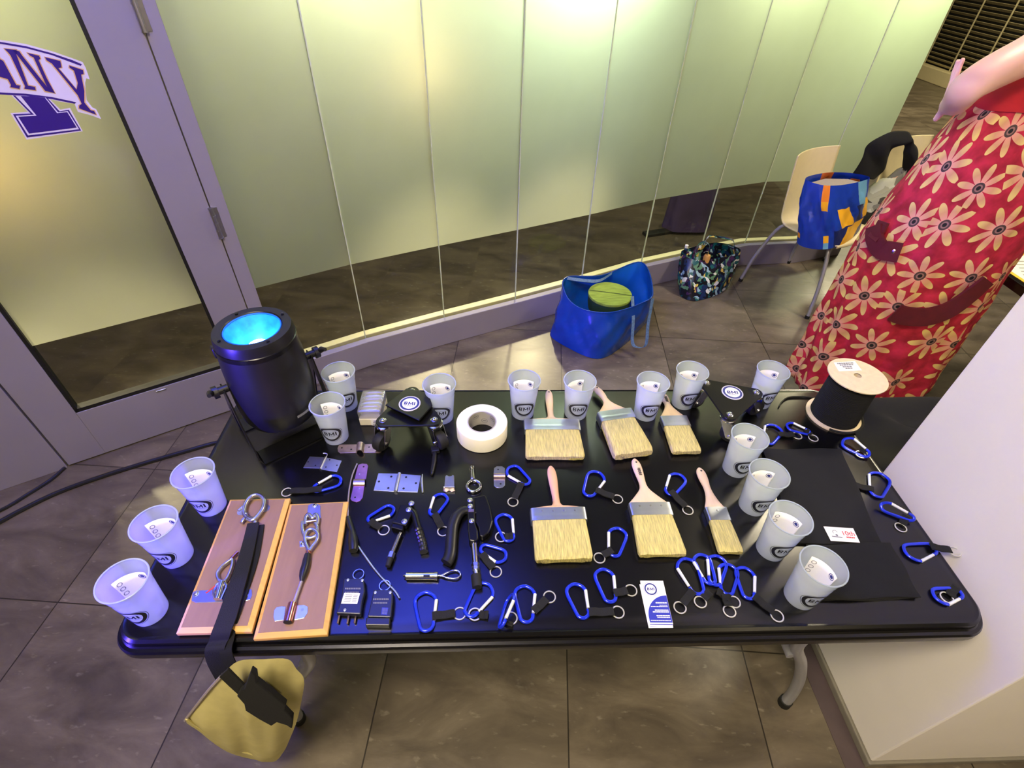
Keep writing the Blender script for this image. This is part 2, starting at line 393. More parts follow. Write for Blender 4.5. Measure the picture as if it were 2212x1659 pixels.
# our floor, and the corridor floor beyond the glass
DL=Vector((-4.2,-.63,0))+n0*0
path_all=[DL+n0*.03]+J
pf=[(p.x,p.y) for p in path_all]
our=[(-4.2,-4),(10,-4),(10,11),(3.2,11),(2.46,2.735)]+[(p[0],p[1]) for p in pf[::-1][1:]]
mb=MB(); mb.prism(our,-.05,0); struct(mb.build('floor','floor',smooth=False))
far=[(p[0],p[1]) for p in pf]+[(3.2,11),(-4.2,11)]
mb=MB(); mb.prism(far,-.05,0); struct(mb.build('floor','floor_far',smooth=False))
mb=MB(); mb.prism([(-4.2,-4),(10,-4),(10,11),(-4.2,11)],3.2,3.25); struct(mb.build('ceiling','ceiling_paint',smooth=False))
mb=MB(); mb.prism([(-4.2,-4.1),(10,-4.1),(10,-4),(-4.2,-4)],0,3.2); struct(mb.build('wall_back','wall_paint',smooth=False))
mb=MB(); mb.prism([(-4.2,7.0),(2.9,7.0),(2.9,7.1),(-4.2,7.1)],0,3.2); struct(mb.build('wall_front','wall_paint',smooth=False))
mb=MB(); mb.prism([(-4.3,-4),(-4.2,-4),(-4.2,11),(-4.3,11)],0,3.2); struct(mb.build('wall_left','wall_paint',smooth=False))
M['dark_wall']=mat('dark_wall',(38,30,26),.6)
mb=MB(); mb.prism([(2.9,10.9),(10,10.9),(10,11),(2.9,11)],0,3.2); struct(mb.build('wall_far','dark_wall',smooth=False))
# ledge under the glass
mb=MB(); strip(mb,J,-.045,-.008,0,.160); struct(mb.build('trim_1','frame_paint',bevel=.003,ang=30))
mb=MB(); strip(mb,J,-.008,.012,.10,.142); struct(mb.build('trim_2','gasket'))
mb=MB(); strip(mb,J,.012,.055,.0,.166); struct(mb.build('trim_3','ledge',bevel=.003))
# panes: clear strip low, frosted film above, on the same pane
FR=.588; TOP=2.75
for i in range(len(J)-1):
    a,b=J[i],J[i+1]; t=(b-a).normalized(); g=.0022 if i else 0
    a2=a+t*g; b2=b-t*g; nn=Vector((-t.y,t.x,0))*.004
    root=thing('window_%d'%(i+1),(a+b)/2,None,None); struct(root)
    for nm,z0,z1,mt in (('clear_pane',.125,FR,'clear_glass'),('frosted_pane',FR,TOP,'frost')):
        vs=[(q.x,q.y,z) for q in (a2,b2) for z in (z0,z1)]
        mb=MB(); mb.add(vs,[(0,2,3,1)]); mb.build(nm,mt,root,smooth=False)
    if i:
        mb=MB(); mb.add([(q.x+s.x,q.y+s.y,z) for q in (a-t*.0024,a+t*.0024) for s in (-nn,nn) for z in (.125,TOP)],[(0,1,3,2),(4,6,7,5),(0,4,5,1),(2,3,7,6),(1,5,7,3),(0,2,6,4)])
        mb.build('joint_seal','glass_edge',root,smooth=False)
# the end post of the glass wall
# ---- door
du=Vector((-.859,-.512,0)).normalized(); dn=Vector((-du.y,du.x,0)); 
if dn.dot(n0)<0: dn=-dn                                     # away from us
def S_(px,py): return (PV(px,py,DA,DA+du)-DA).dot(du)
s_seam=S_(287,0); s_in=S_(160,0); s_l=(P(160,885,.27)-DA).dot(du)+.0; s_edge=(Vector((-1.99,.69,0))-DA).dot(du)
def dbox(mb,s0,s1,z0,z1,d0=0,d1=.045,mi=0):
    c=DA+du*(s0+s1)/2+dn*(d0+d1)/2; mx=Matrix((du,dn,Vector((0,0,1)))).transposed()
    mb.box((c.x,c.y,(z0+z1)/2),(abs(s1-s0),d1-d0,z1-z0),mx=mx,mi=mi)
jb=MB(); dbox(jb,0,s_seam-.002,0,TOP,-.002,.06); struct(jb.build('trim_4','frame_paint',smooth=False,bevel=.002))
door=thing('door_1',DA+du*(s_seam+s_edge)/2,None,None); struct(door)
mb=MB(); dbox(mb,s_seam+.002,s_in,.008,2.3); dbox(mb,s_l,s_edge-.003,.008,2.3); dbox(mb,s_in,s_l,.008,.255); dbox(mb,s_in,s_l,2.15,2.3); mb.build('door_frame','frame_paint',door,smooth=False,bevel=.0015)
mb=MB()
for s0,s1,z0,z1 in((s_in,s_in+.012,.255,2.15),(s_l-.012,s_l,.255,2.15),(s_in,s_l,.255,.272)): dbox(mb,s0,s1,z0,z1,.004,.04)
mb.build('gasket','gasket',door,smooth=False)
def dpt(s,z,dd): v=DA+du*s+dn*dd; return (v.x,v.y,z)
mb=MB(); mb.add([dpt(s_in+.012,.588,.02),dpt(s_l-.012,.588,.02),dpt(s_l-.012,2.15,.02),dpt(s_in+.012,2.15,.02)],[(0,1,2,3)]); mb.build('frosted_pane','frost',door,smooth=False)
mb=MB(); mb.add([dpt(s_in+.012,.272,.02),dpt(s_l-.012,.272,.02),dpt(s_l-.012,.588,.02),dpt(s_in+.012,.588,.02)],[(0,1,2,3)]); mb.build('clear_pane','clear_glass',door,smooth=False)
for (x0,y0,x1,y1) in ((286,-60,312,68),(459,448,478,512)):
    z0=PV(x1,y1,DA,DA+du).z; z1=PV(x0,y0,DA,DA+du).z
    mb=MB(); q=DA+du*s_seam-dn*.008
    mb.cyl((q.x,q.y,z0),(q.x,q.y,z1),.0085,seg=16)
    for k in range(5): zz=z0+(z1-z0)*k/4; mb.cyl((q.x,q.y,zz-.002),(q.x,q.y,zz+.002),.0095,seg=16)
    dbox(mb,s_seam-.022,s_seam+.004,z0,z1,-.0045,0)
    mb.build('hinge','zinc',door,ang=30)
mb=MB(); c=PV(348,843,DA,DA+du); cc=(c.x-dn.x*.003,c.y-dn.y*.003,c.z); s0=(c-DA).dot(du); dbox(mb,s0-.02,s0+.02,c.z-.004,c.z+.004,-.003,0); mb.build('latch_plate','zinc',door,bevel=.002)
# panel left of the door
mb=MB(); dbox(mb,s_edge+.004,s_edge+2.4,0,2.75,-.004,.05); struct(mb.build('trim_5','frame_paint',smooth=False,bevel=.002))
mb=MB(); dbox(mb,s_seam+.002,s_edge,2.31,2.75,-.004,.05); struct(mb.build('trim_6','frame_paint',smooth=False))
# sticker on the door pane (drawn on the pane's plane)
def zq(pts): 
    out=[]
    for x,y in pts:
        px,py=x/3.568,y/3.568; out.append((px,py))
    return out
def sticker(name,pts,lay,m_,parent):
    a=DA+dn*(.02-.0006*lay); b=a+du; vs=[PV(px,py,a,b) for px,py in zq(pts)]
    mb=MB(); n=len(vs); mb.add(vs,[tuple(range(n))])
    mb.build(name,m_,parent,smooth=False)
M['lilac_white']=mat('decal_white',(214,206,240),.5,var=.02); M['decal_purple']=mat('decal_purple',(44,4,120),.5,var=.03); M['decal_gold']=mat('decal_gold',(214,170,120),.5,var=.03)
sk=thing('door_sticker',PV(30,60,DA,DA+du),'purple and white collegiate sticker reading ANY over a block letter on the door glass','sticker')
sticker('backing',[(-500,330),(-250,300),(0,306),(200,340),(400,395),(560,450),(636,478),(660,520),(692,612),(664,604),(656,640),(668,770),(712,828),(742,842),(780,918),(700,888),(600,862),(575,800),(540,796),(470,785),(385,765),(465,845),(540,832),(638,1012),(205,1076),(80,872),(215,862),(88,735),(0,726),(-250,722),(-500,760)],1,'lilac_white',sk)
sticker('stripe',[(-500,345),(-250,314),(0,322),(200,356),(400,410),(560,464),(632,496),(622,508),(400,425),(200,371),(0,337),(-250,330),(-500,360)],2,'decal_purple',sk)
sticker('stripe',[(-500,735),(-250,704),(0,712),(200,722),(400,748),(575,785),(590,792),(575,800),(400,764),(200,738),(0,728),(-250,718),(-500,750)],2,'decal_purple',sk)
A_=[(-60,380),(0,455),(25,470),(125,655),(155,660),(150,685),(80,672),(85,655),(60,610),(0,592),(-60,585)]
N1=[(31.5, 373.9), (125.9, 384.7), (134.9, 402.7), (125.9, 420.7), (215.9, 659.0), (269.8, 670.7), (275.2, 695.9), (187.1, 683.3), (193.4, 665.3), (82.7, 429.7), (64.8, 407.2)]
ND=[(89.9, 381.1), (148.4, 395.5), (175.4, 434.2), (370.6, 679.7), (424.5, 717.5), (349.0, 701.3), (125.9, 416.2)]
N2=[(208.7, 406.3), (301.3, 429.7), (310.3, 452.2), (296.8, 463.9), (361.6, 605.1), (424.5, 719.3), (370.6, 699.5), (363.4, 670.7), (259.0, 443.2), (232.0, 429.7)]
Y1=[(345,440),(465,470),(475,520),(450,525),(590,690),(600,640),(570,545),(535,520),(535,505),(640,540),(645,570),(625,575),(650,700),(650,790),(700,850),(725,855),(742,885),(610,835),(610,815),(630,800),(600,735),(400,490),(360,465)]
def grow(pts,g):
    cx=sum(p[0] for p in pts)/len(pts); cy=sum(p[1] for p in pts)/len(pts); n=len(pts)
    ar=sum(pts[i][0]*pts[(i+1)%n][1]-pts[(i+1)%n][0]*pts[i][1] for i in range(n)); sg=1 if ar>0 else -1
    out=[]
    for i in range(n):
        a=Vector(pts[i-1]);b=Vector(pts[i]);c=Vector(pts[(i+1)%n]); e=((b-a).normalized()+(c-b).normalized())
        if e.length<.2: out.append(tuple(b)); continue
        e.normalize(); out.append((b.x+e.y*g*sg,b.y-e.x*g*sg))
    return out
for nm,pl in (('letter_a',A_),('letter_n',N1),('letter_n',ND),('letter_n',N2),('letter_y',Y1)):
    sticker('letter_edge',grow(pl,9),2.5 if nm!='letter_y' else 2.7,'decal_gold',sk); sticker(nm,pl,3.4,'decal_purple',sk)
sticker('block_letter',[(100,736),(358,748),(374,765),(460,858),(530,846),(625,1006),(208,1060),(100,880),(236,875)],2.2,'decal_purple',sk)
sticker('block_letter_line',[(118,738),(352,752),(448,866),(522,856),(610,996),(216,1044),(120,892),(262,884)],2.6,'lilac_white',sk)
sticker('block_letter',[(160,740),(345,752),(440,872),(518,864),(592,984),(224,1030),(140,900),(282,892)],3.0,'decal_purple',sk)
# ---- white column beside the table
mb=MB(); mb.prism([(.944,-.454),(2.7,-.454),(2.7,.072),(.944,.072)],.03,3.2); struct(mb.build('wall_right','column_paint',smooth=False,bevel=.004))
M['cove']=mat('cove_base',(128,122,112),.5)
mb=MB(); mb.prism([(.936,-.462),(2.7,-.462),(2.7,.08),(.936,.08)],0,.03); struct(mb.build('baseboard_right','cove',smooth=False,bevel=.004))
M['border_tile']=mat('border_tile',(84,70,74),.4,var=.12,scale=12)
mb=MB(); mb.prism([(.878,-.56),(.936,-.56),(.936,.14),(.878,.14)],0,.0015); struct(mb.build('trim_7','border_tile',smooth=False))
# ---- far right: louvred metal panel, dark panel and wall
ga=Vector((7.24,9.2,0)); gb=Vector((7.16,7.3,0)); gt=(gb-ga).normalized(); gn=Vector((gt.y,-gt.x,0))
M['louvre']=mat('louvre',(176,166,132),.5,.0,var=.15)
g=thing('louvred_grille',(ga+gb)/2,'tall metal louvred grille on a pale base at the far end of the glass wall','grille')
mb=MB()
for k in range(34):
    z=.24+k*.062; a=ga+Vector((0,0,z)); b=gb+Vector((0,0,z)); mb.ribbon([a,b],[Vector((-.02,0,.017))]*2,.004)
mb.build('slats','louvre',g,smooth=False)
mb=MB(); c=(ga+gb)/2; mb.box((c.x+.09,c.y,1.25),(.01,2.0,2.2)); mb.build('back_plate','gasket',g,smooth=False)
mb=MB(); mb.box((c.x-.02,c.y+.02,.10),(.16,2.0,.2)); mb.build('base','chair_shell',g,smooth=False,bevel=.01)
mb=MB()
for q in (.02,.7,1.35): pq=ga+gt*q; mb.cyl((pq.x-.035,pq.y,.2),(pq.x-.035,pq.y,2.35),.012,seg=8)
mb.build('upright','louvre',g)
M['dark_panel']=mat('dark_panel',(30,32,34),.35)
cb_=thing('dark_cabinet',(7.3,6.6,0),'tall dark grey cabinet standing right of the louvred grille','cabinet')
mb=MB(); mb.box((7.45,6.62,1.1),(.5,1.1,2.2)); mb.build('body','dark_panel',cb_,smooth=False,bevel=.01)
mb=MB(); mb.box((7.19,6.62,1.1),(.02,1.0,2.1)); mb.build('door','dark_panel',cb_,smooth=False,bevel=.01)
t=thing('wooden_counter',(7.6,5.08,0),'brown wooden counter with a light edge at the top right of the picture','counter')
mb=MB(); mb.box((8.0,5.08,.42),(1.4,1.7,.84)); mb.build('body','wood_dark',t,smooth=False,bevel=.01)
mb=MB(); mb.box((7.98,5.08,.87),(1.5,1.8,.05)); mb.build('worktop','orange_trim',t,smooth=False,bevel=.01)
# purple cloth on a dark foot seen through the clear strip
pc=PV(1490,462,J[5],J[6]); q=P(1485,470,.12)
t=thing('display_stand',(q.x,q.y,0),'purple cloth covered stand on a black foot seen behind the clear glass strip','stand')
mb=MB(); mb.box((q.x-.10,q.y,.012),(.50,.07,.024),rot=R_(18)); mb.build('foot','gasket',t,smooth=False,bevel=.004)
mb=MB()
def pf_(u,v):
    a=2*PI*u; r=.10+.05*(1-v)+.012*math.sin(a*5+v*2); return (q.x+.02+r*math.cos(a)*1.25,q.y+.02+r*math.sin(a)*.6,.026+v*.9)
mb.grid(pf_,40,8,close_u=True); mb.build('cloth','purple_cloth',t)
# ------------------------------------------------------------------ folding table
def rrect(x0,x1,y0,y1,r,seg=10):
    out=[]
    for cx,cy,a0 in((x1-r,y1-r,0),(x0+r,y1-r,90),(x0+r,y0+r,180),(x1-r,y0+r,270)):
        for k in range(seg+1): a=R_(a0+90*k/seg); out.append((cx+r*math.cos(a),cy+r*math.sin(a)))
    return out
tb=thing('folding_table',(0,0,0),'long black plastic folding table covered with rigging hardware and cups','table')
mb=MB(); prof=[(.012,.690),(.002,.692),(0,.698),(0,.714),(.003,.719),(.009,.7205),(.012,.724),(.0135,.735),(.019,.7395),(.023,.7385),(.027,.7385),(.032,.740)]
vs=[];fs=[];n=None
for ins,z in prof:
    rr=rrect(-.918+ins,.918-ins,-.385+ins,.385-ins,.062-ins*.8); n=len(rr); vs+=[(x,y,z) for x,y in rr]
for i in range(len(prof)-1):
    for k in range(n): fs.append((i*n+k,i*n+(k+1)%n,(i+1)*n+(k+1)%n,(i+1)*n+k))
fs+=[tuple(range(n))[::-1],tuple(range((len(prof)-1)*n,len(prof)*n))]
mb.add(vs,fs); mb.build('tabletop','black_table',tb,ang=30)
def leg(x,y,sx):
    yt=y*.55
    return smoothpath([(x*.86,y*1.02,.69),(x*.86,y*1.02,.45),(x*.865,y*1.02,.22),(x*.93,y*1.01,.10),(x,y,.03)],6)
LP=[]
for px_,py_ in ((1722,1396),(1730,1430),(1727,1465),(1712,1497),(1695,1517)):
    q=PY(px_,py_,-.292); LP.append((q.x-.763,q.z))
LP=[(LP[0][0]-.004,.69),(LP[0][0]-.003,LP[0][1]+.10)]+LP
for sx,fx,fy in((-1,-.729,-.301),(-1,-.729,.30),(1,.763,-.292),(1,.763,.292)):
    X=fx+.02*sx; 
    pts=smoothpath([(fx+a*sx,fy,z) for a,z in LP],7)
    mb=MB(); mb.tube(pts,.0155,14); l=mb.build('leg','grey_tube',tb)
    e=pts[-1]; d_=(pts[-1]-pts[-2]).normalized(); mb=MB(); mb.cyl(e-d_*.022,e+d_*.010,.019,.019,16); mb.build('rubber_foot','rubber',l,bevel=.002)
for sx in(-1,1):
    mb=MB(); mb.cyl((.63*sx,-.30,.40),(.63*sx,.30,.40),.011); mb.build('crossbar','grey_tube',tb)
    mb=MB(); mb.tube(smoothpath([(.63*sx,0,.40),(.55*sx,0,.48),(.35*sx,0,.68)],5),.010,10); mb.build('brace','grey_tube',tb)
# ------------------------------------------------------------------ BMI marks
def bmi(mb,fn,h,w):
    """block letters B M I, drawn as strips so that they bend onto the cup"""
    def q(*p): mb.add([fn((x-.5)*w,(y-.5)*h) for x,y in p],[tuple(range(len(p)))])
    q((0,0),(.095,0),(.095,1),(0,1))
    for y0 in (0,.5):
        n=7; cx=.17; r1y=.265; 
        o=[(cx+.145*math.cos(a),y0+.25+r1y*math.sin(a)) for a in np.linspace(-PI/2,PI/2,n)]; i_=[(cx+.055*math.cos(a),y0+.25+.095*math.sin(a)) for a in np.linspace(-PI/2,PI/2,n)]
        for k in range(n-1): q(o[k],o[k+1],i_[k+1],i_[k])
        q((.095,y0-.015),(cx,y0-.015),(cx,y0+.155),(.095,y0+.155)); q((.095,y0+.345),(cx,y0+.345),(cx,y0+.515),(.095,y0+.515))
    q((.39,0),(.475,0),(.475,1),(.39,1)); q((.735,0),(.82,0),(.82,1),(.735,1))
    q((.475,1),(.475,.60),(.585,.15),(.605,.15),(.605,.42)); q((.735,1),(.605,.42),(.605,.15),(.625,.15),(.735,.60))
    q((.90,0),(1,0),(1,1),(.90,1))
def badge(parent,c,r,rot=0,z=None,cols=('white_paper','print_navy','white_paper'),name='round_sticker'):
    x=Vector((math.cos(rot),math.sin(rot),0)); y=Vector((-math.sin(rot),math.cos(rot),0)); c=Vector(c)
    mb=MB(); mb.lathe([(r,0),(r,.0008),(0,.0008)],48,c,0); s=mb.build(name,cols[0],parent,smooth=False)
    f=planefn(c+Vector((0,0,.0011)),x,y); mb=MB(); ring2d(mb,f,(0,0),r*.70,r*.90,48); ring2d(mb,f,(0,0),r*.955,r*.975,48)
    bmi(mb,planefn(c+Vector((0,0,.0013)),x,y),r*.40,r*1.02); text(mb,'SUPPLY',lambda a,b:f(a,b-r*.34),r*.14,r*.84,.0)
    mb.build('print',cols[1],s,smooth=False); return s
# ------------------------------------------------------------------ cups
CUPH=.128; R0=.0320; R1=.0450
def cup_r(z): return R0+(R1-.0018-R0)*(z/CUPH)
proto=None
def make_cup():
    t=thing('plastic_cup',(0,0,0),'frosted plastic cup','cup')
    prof=[(0,.003),(R0-.002,.003),(R0,.0),(R0+.0008,.004)]+[(cup_r(z),z) for z in (.03,.06,.09,.100)]+[(cup_r(.104)+.0008,.104),(cup_r(.118)+.001,.118),(R1,.1265),(R1,CUPH),(R1-.0012,CUPH)]
    mb=MB(); mb.lathe(prof,64,caps=False); mb.build('body','cup',t)
    mb=MB(); mb.tube([(R1*math.cos(2*PI*k/64),R1*math.sin(2*PI*k/64),CUPH-.001) for k in range(64)],.0017,8,closed=True); mb.build('rim','cup',t)
    zc=.049
    def f(a,b): 
        z=zc+b; r=cup_r(z)+.0007; th=-PI/2+a/cup_r(zc); return (r*math.cos(th),r*math.sin(th),z)
    mb=MB(); F=lambda a,b:f(a,b*(.80 if b>0 else 1.0)); ring2d(mb,F,(0,0),.0312,.0322,56); ring2d(mb,F,(0,0),.0222,.0292,56)
    mb.add([f(a,b) for a in np.linspace(-.019,.021,9) for b in (-.0085,.0085)],[(2*i,2*i+2,2*i+3,2*i+1) for i in range(0)])
    bmi(mb,f,.0128,.033)
    for yy,ww in((.0092,.0190),(-.0092,.0190)):
        xs=np.linspace(-ww,ww,12); mb.add([f(a,yy+e) for a in xs for e in(-.0004,.0004)],[(2*i,2*i+2,2*i+3,2*i+1) for i in range(11)])
    mb.build('printed_logo','print_dark',t,smooth=False)
    return t
def make_card():
    t=thing('info_card',(0,0,0),'white card','card')
    rc=.046; w_=.031; h=.098
    def f(a,b,o=0): 
        th=a/rc; return ((rc-o)*math.sin(th),.021-rc+(rc-o)*math.cos(th)+b*.06,.006+b)
    mb=MB(); mb.grid(lambda u,v:f((u-.5)*2*w_*(.80+.20*v),v*h),20,6); mb.build('paper','white_paper',t,solid=.0006)
    mb=MB(); ring2d(mb,lambda a,b:f(a,b,.0008),(.0205,h-.013),.0058,.0072,24); disc2d(mb,lambda a,b:f(a,b,.0007),(.0205,h-.013),.0042,16)
    mb.build('print','print_navy',t,smooth=False)
    mb=MB()
    for k in range(3): ring2d(mb,lambda a,b:f(a,b,.0008),(-.021,h-.014-.015*k),.0038,.0052,16)
    mb.build('print','print_grey',t,smooth=False); return t
cups=[ # px, py of the base, where it stands, card turn
 (727,941,"just right of the black stage light, nearer one",-5),
 (748,872,"just right of the black stage light, rear one",20),
 (955,898,"right behind the left caster dolly",0),
 (1129,889,"between tape roll and top left brush, back edge",0),
 (1243,890,"between the top left brush and the tilted brush",28),
 (1393,892,"left of the small rear brush's handle tip",0),
 (1474,868,"touching the left end of the right caster dolly",0),
 (1640,866,"behind the right end of the right caster dolly",-8),
 (1588,1010,"rearmost in the right column of four",0),
 (1625,1090,"second from the back in the right column",0),
 (1665,1184,"third from the back in the right column",-35),
 (1728,1285,"nearest the front in the right column",-60),
 (458,1090,"at the left end, rearmost of three",10),
 (383,1198,"at the left end, middle of three",15),
 (325,1318,"at the front left corner of the table",25)]
cp=make_cup(); cd_=make_card()
for i,(x,y,lb,rz) in enumerate(cups):
    q=P(x,y,TZ+.004); c=cp if i==0 else copy_tree(cp); k=cd_ if i==0 else copy_tree(cd_)
    c.location=(q.x,q.y,TZ); c['label']='frosted plastic cup '+lb; c['group']='frosted cups with cards'
    k.location=(q.x,q.y,TZ+.001); k.rotation_euler=(0,0,R_(rz)); k['group']='cards in the cups'
    k['label']='white printed card in the frosted cup '+lb
    c.rotation_euler=(0,0,R_([0,25,0,3,0,4,8,12,6,5,4,3,-4,-6,-5][i]))
# ------------------------------------------------------------------ blue stage light
pb=P(618,895,.79); PX,PYY=pb.x-.008,pb.y+.006
par=thing('stage_light',(PX,PYY,TZ),'round black LED uplight glowing blue, standing on its bracket at the back left','stage light')
mb=MB(); zt=1.078
mb.lathe([(0,.795),(.070,.795),(.088,.803),(.096,.822),(.0995,.86),(.0995,.93),(.0975,.99),(.0935,1.04),(.0925,1.068),(.0895,zt),(.070,zt),(.0665,zt-.004),(.0655,zt-.02)],64,(PX,PYY,0),caps=False); mb.build('housing','black_plastic',par)
mb=MB(); mb.lathe([(.0925,1.036),(.0950,1.038),(.0950,1.050),(.0925,1.052)],64,(PX,PYY,0),caps=False); mb.build('bezel_ring','black_metal',par)
mb=MB(); mb.lathe([(.0655,zt-.006),(.058,zt-.022),(.045,zt-.05),(.030,zt-.066),(.024,zt-.068)],48,(PX,PYY,0),caps=False); mb.build('reflector','reflector',par)
mb=MB(); mb.lathe([(.028,zt-.064),(.024,zt-.052),(.014,zt-.045),(0,zt-.043)],32,(PX,PYY,0)); mb.build('led_chip','led',par)
mb=MB(); mb.tube([(PX+.0655*math.cos(2*PI*k/48),PYY+.0655*math.sin(2*PI*k/48),zt-.003) for k in range(48)],.0016,6,closed=True); mb.build('lens_ring','blue_bag_in',par)
for k in range(4):
    a=R_(45+90*k); mb=MB(); mb.lathe([(.004,0),(.004,.003),(0,.004)],12,(PX+.079*math.cos(a),PYY+.079*math.sin(a),zt)); mb.build('screw','black_metal',par)
aa=R_(38); ax=Vector((math.cos(aa),math.sin(aa),0)); pp_=Vector((math.sin(aa),-math.cos(aa),0)); C0=Vector((PX,PYY,0))
for sg in (1,-1):
    o1=pp_*.075*sg
    pts=[C0-ax*.111+Vector((0,0,.945)),C0-ax*.112+o1*.5+Vector((0,0,.84)),C0-ax*.110+o1*.93+Vector((0,0,.755)),C0-ax*.103+o1+Vector((0,0,.7425)),C0+ax*.103+o1+Vector((0,0,.7425)),C0+ax*.110+o1*.93+Vector((0,0,.755)),C0+ax*.112+o1*.5+Vector((0,0,.84)),C0+ax*.111+Vector((0,0,.945))]
    mb=MB(); mb.ribbon(pts,[pp_*.018]*2+[pp_*.024]+[pp_*.028]*2+[pp_*.024]+[pp_*.018]*2,.0035); mb.build('yoke_bracket','black_metal',par,smooth=False)
for sg in(1,-1):
    c=C0+ax*.112*sg+Vector((0,0,.94)); mb=MB(); mb.cyl(C0+ax*.100*sg+Vector((0,0,.94)),c+ax*.012*sg,.010); mb.cyl(c+ax*.012*sg,c+ax*.024*sg,.016)
    mb.tube([c+ax*.018*sg-Vector((0,0,.004)),c+ax*.030*sg+pp_*.012+Vector((0,0,.012)),c+ax*.034*sg+pp_*.03+Vector((0,0,.02))],[.007,.008,.005],10); mb.build('clamp_knob','black_plastic',par)
    c=C0+ax*.095*sg*.9-pp_*.03+Vector((0,0,1.03)); mb=MB(); mb.box(c,(.022,.02,.03),rot=aa); mb.build('latch','black_plastic',par,bevel=.003)
mb=MB(); q=C0-pp_*-.0955+Vector((0,0,.86)); 
def _sl(u,v):
    th=math.atan2(pp_.y,pp_.x)+(.1+u*.45); z=.845+v*.008; r=.1052; return (PX+r*math.cos(th),PYY+r*math.sin(th),z)
mb.grid(_sl,12,2); mb.build('rating_mark','print_grey',par)
# ------------------------------------------------------------------ generic px helpers
def ZP(x0,y0,s): return lambda pts:[(x0+x/s,y0+y/s) for x,y in pts]
Z3=ZP(600,940,3.568); Z2=ZP(180,940,3.568); ZC=ZP(770,1050,8.294); ZV=ZP(940,1000,5.53); Z7=ZP(740,840,8.296)
def plate(parent,name,pts,z,th,m_,bevel=.0006): 
    mb=MB(); mb.prism(flat(pts,z+th),z,z+th); return mb.build(name,m_,parent,smooth=False,bevel=bevel)
def holes(parent,pts,z,r=.003,m_='gasket',name='hole'):
    for x,y in pts:
        q=P(x,y,z); mb=MB(); mb.lathe([(r,0),(r,.0003),(0,.0003)],14,(q.x,q.y,z)); mb.build(name,m_,parent,smooth=False)
def bolt(parent,x,y,z,r=.006,h=.004,m_='chrome',name='bolt'):
    q=P(x,y,z); mb=MB(); mb.lathe([(r*1.25,0),(r*1.25,.001),(r,.0012),(r*.95,h*.6),(r*.6,h),(0,h*1.1)],18,(q.x,q.y,z)); mb.build(name,m_,parent)
def path3(pts,z): return [Vector((*tuple(P(x,y,z))[:2],z)) for x,y in pts]
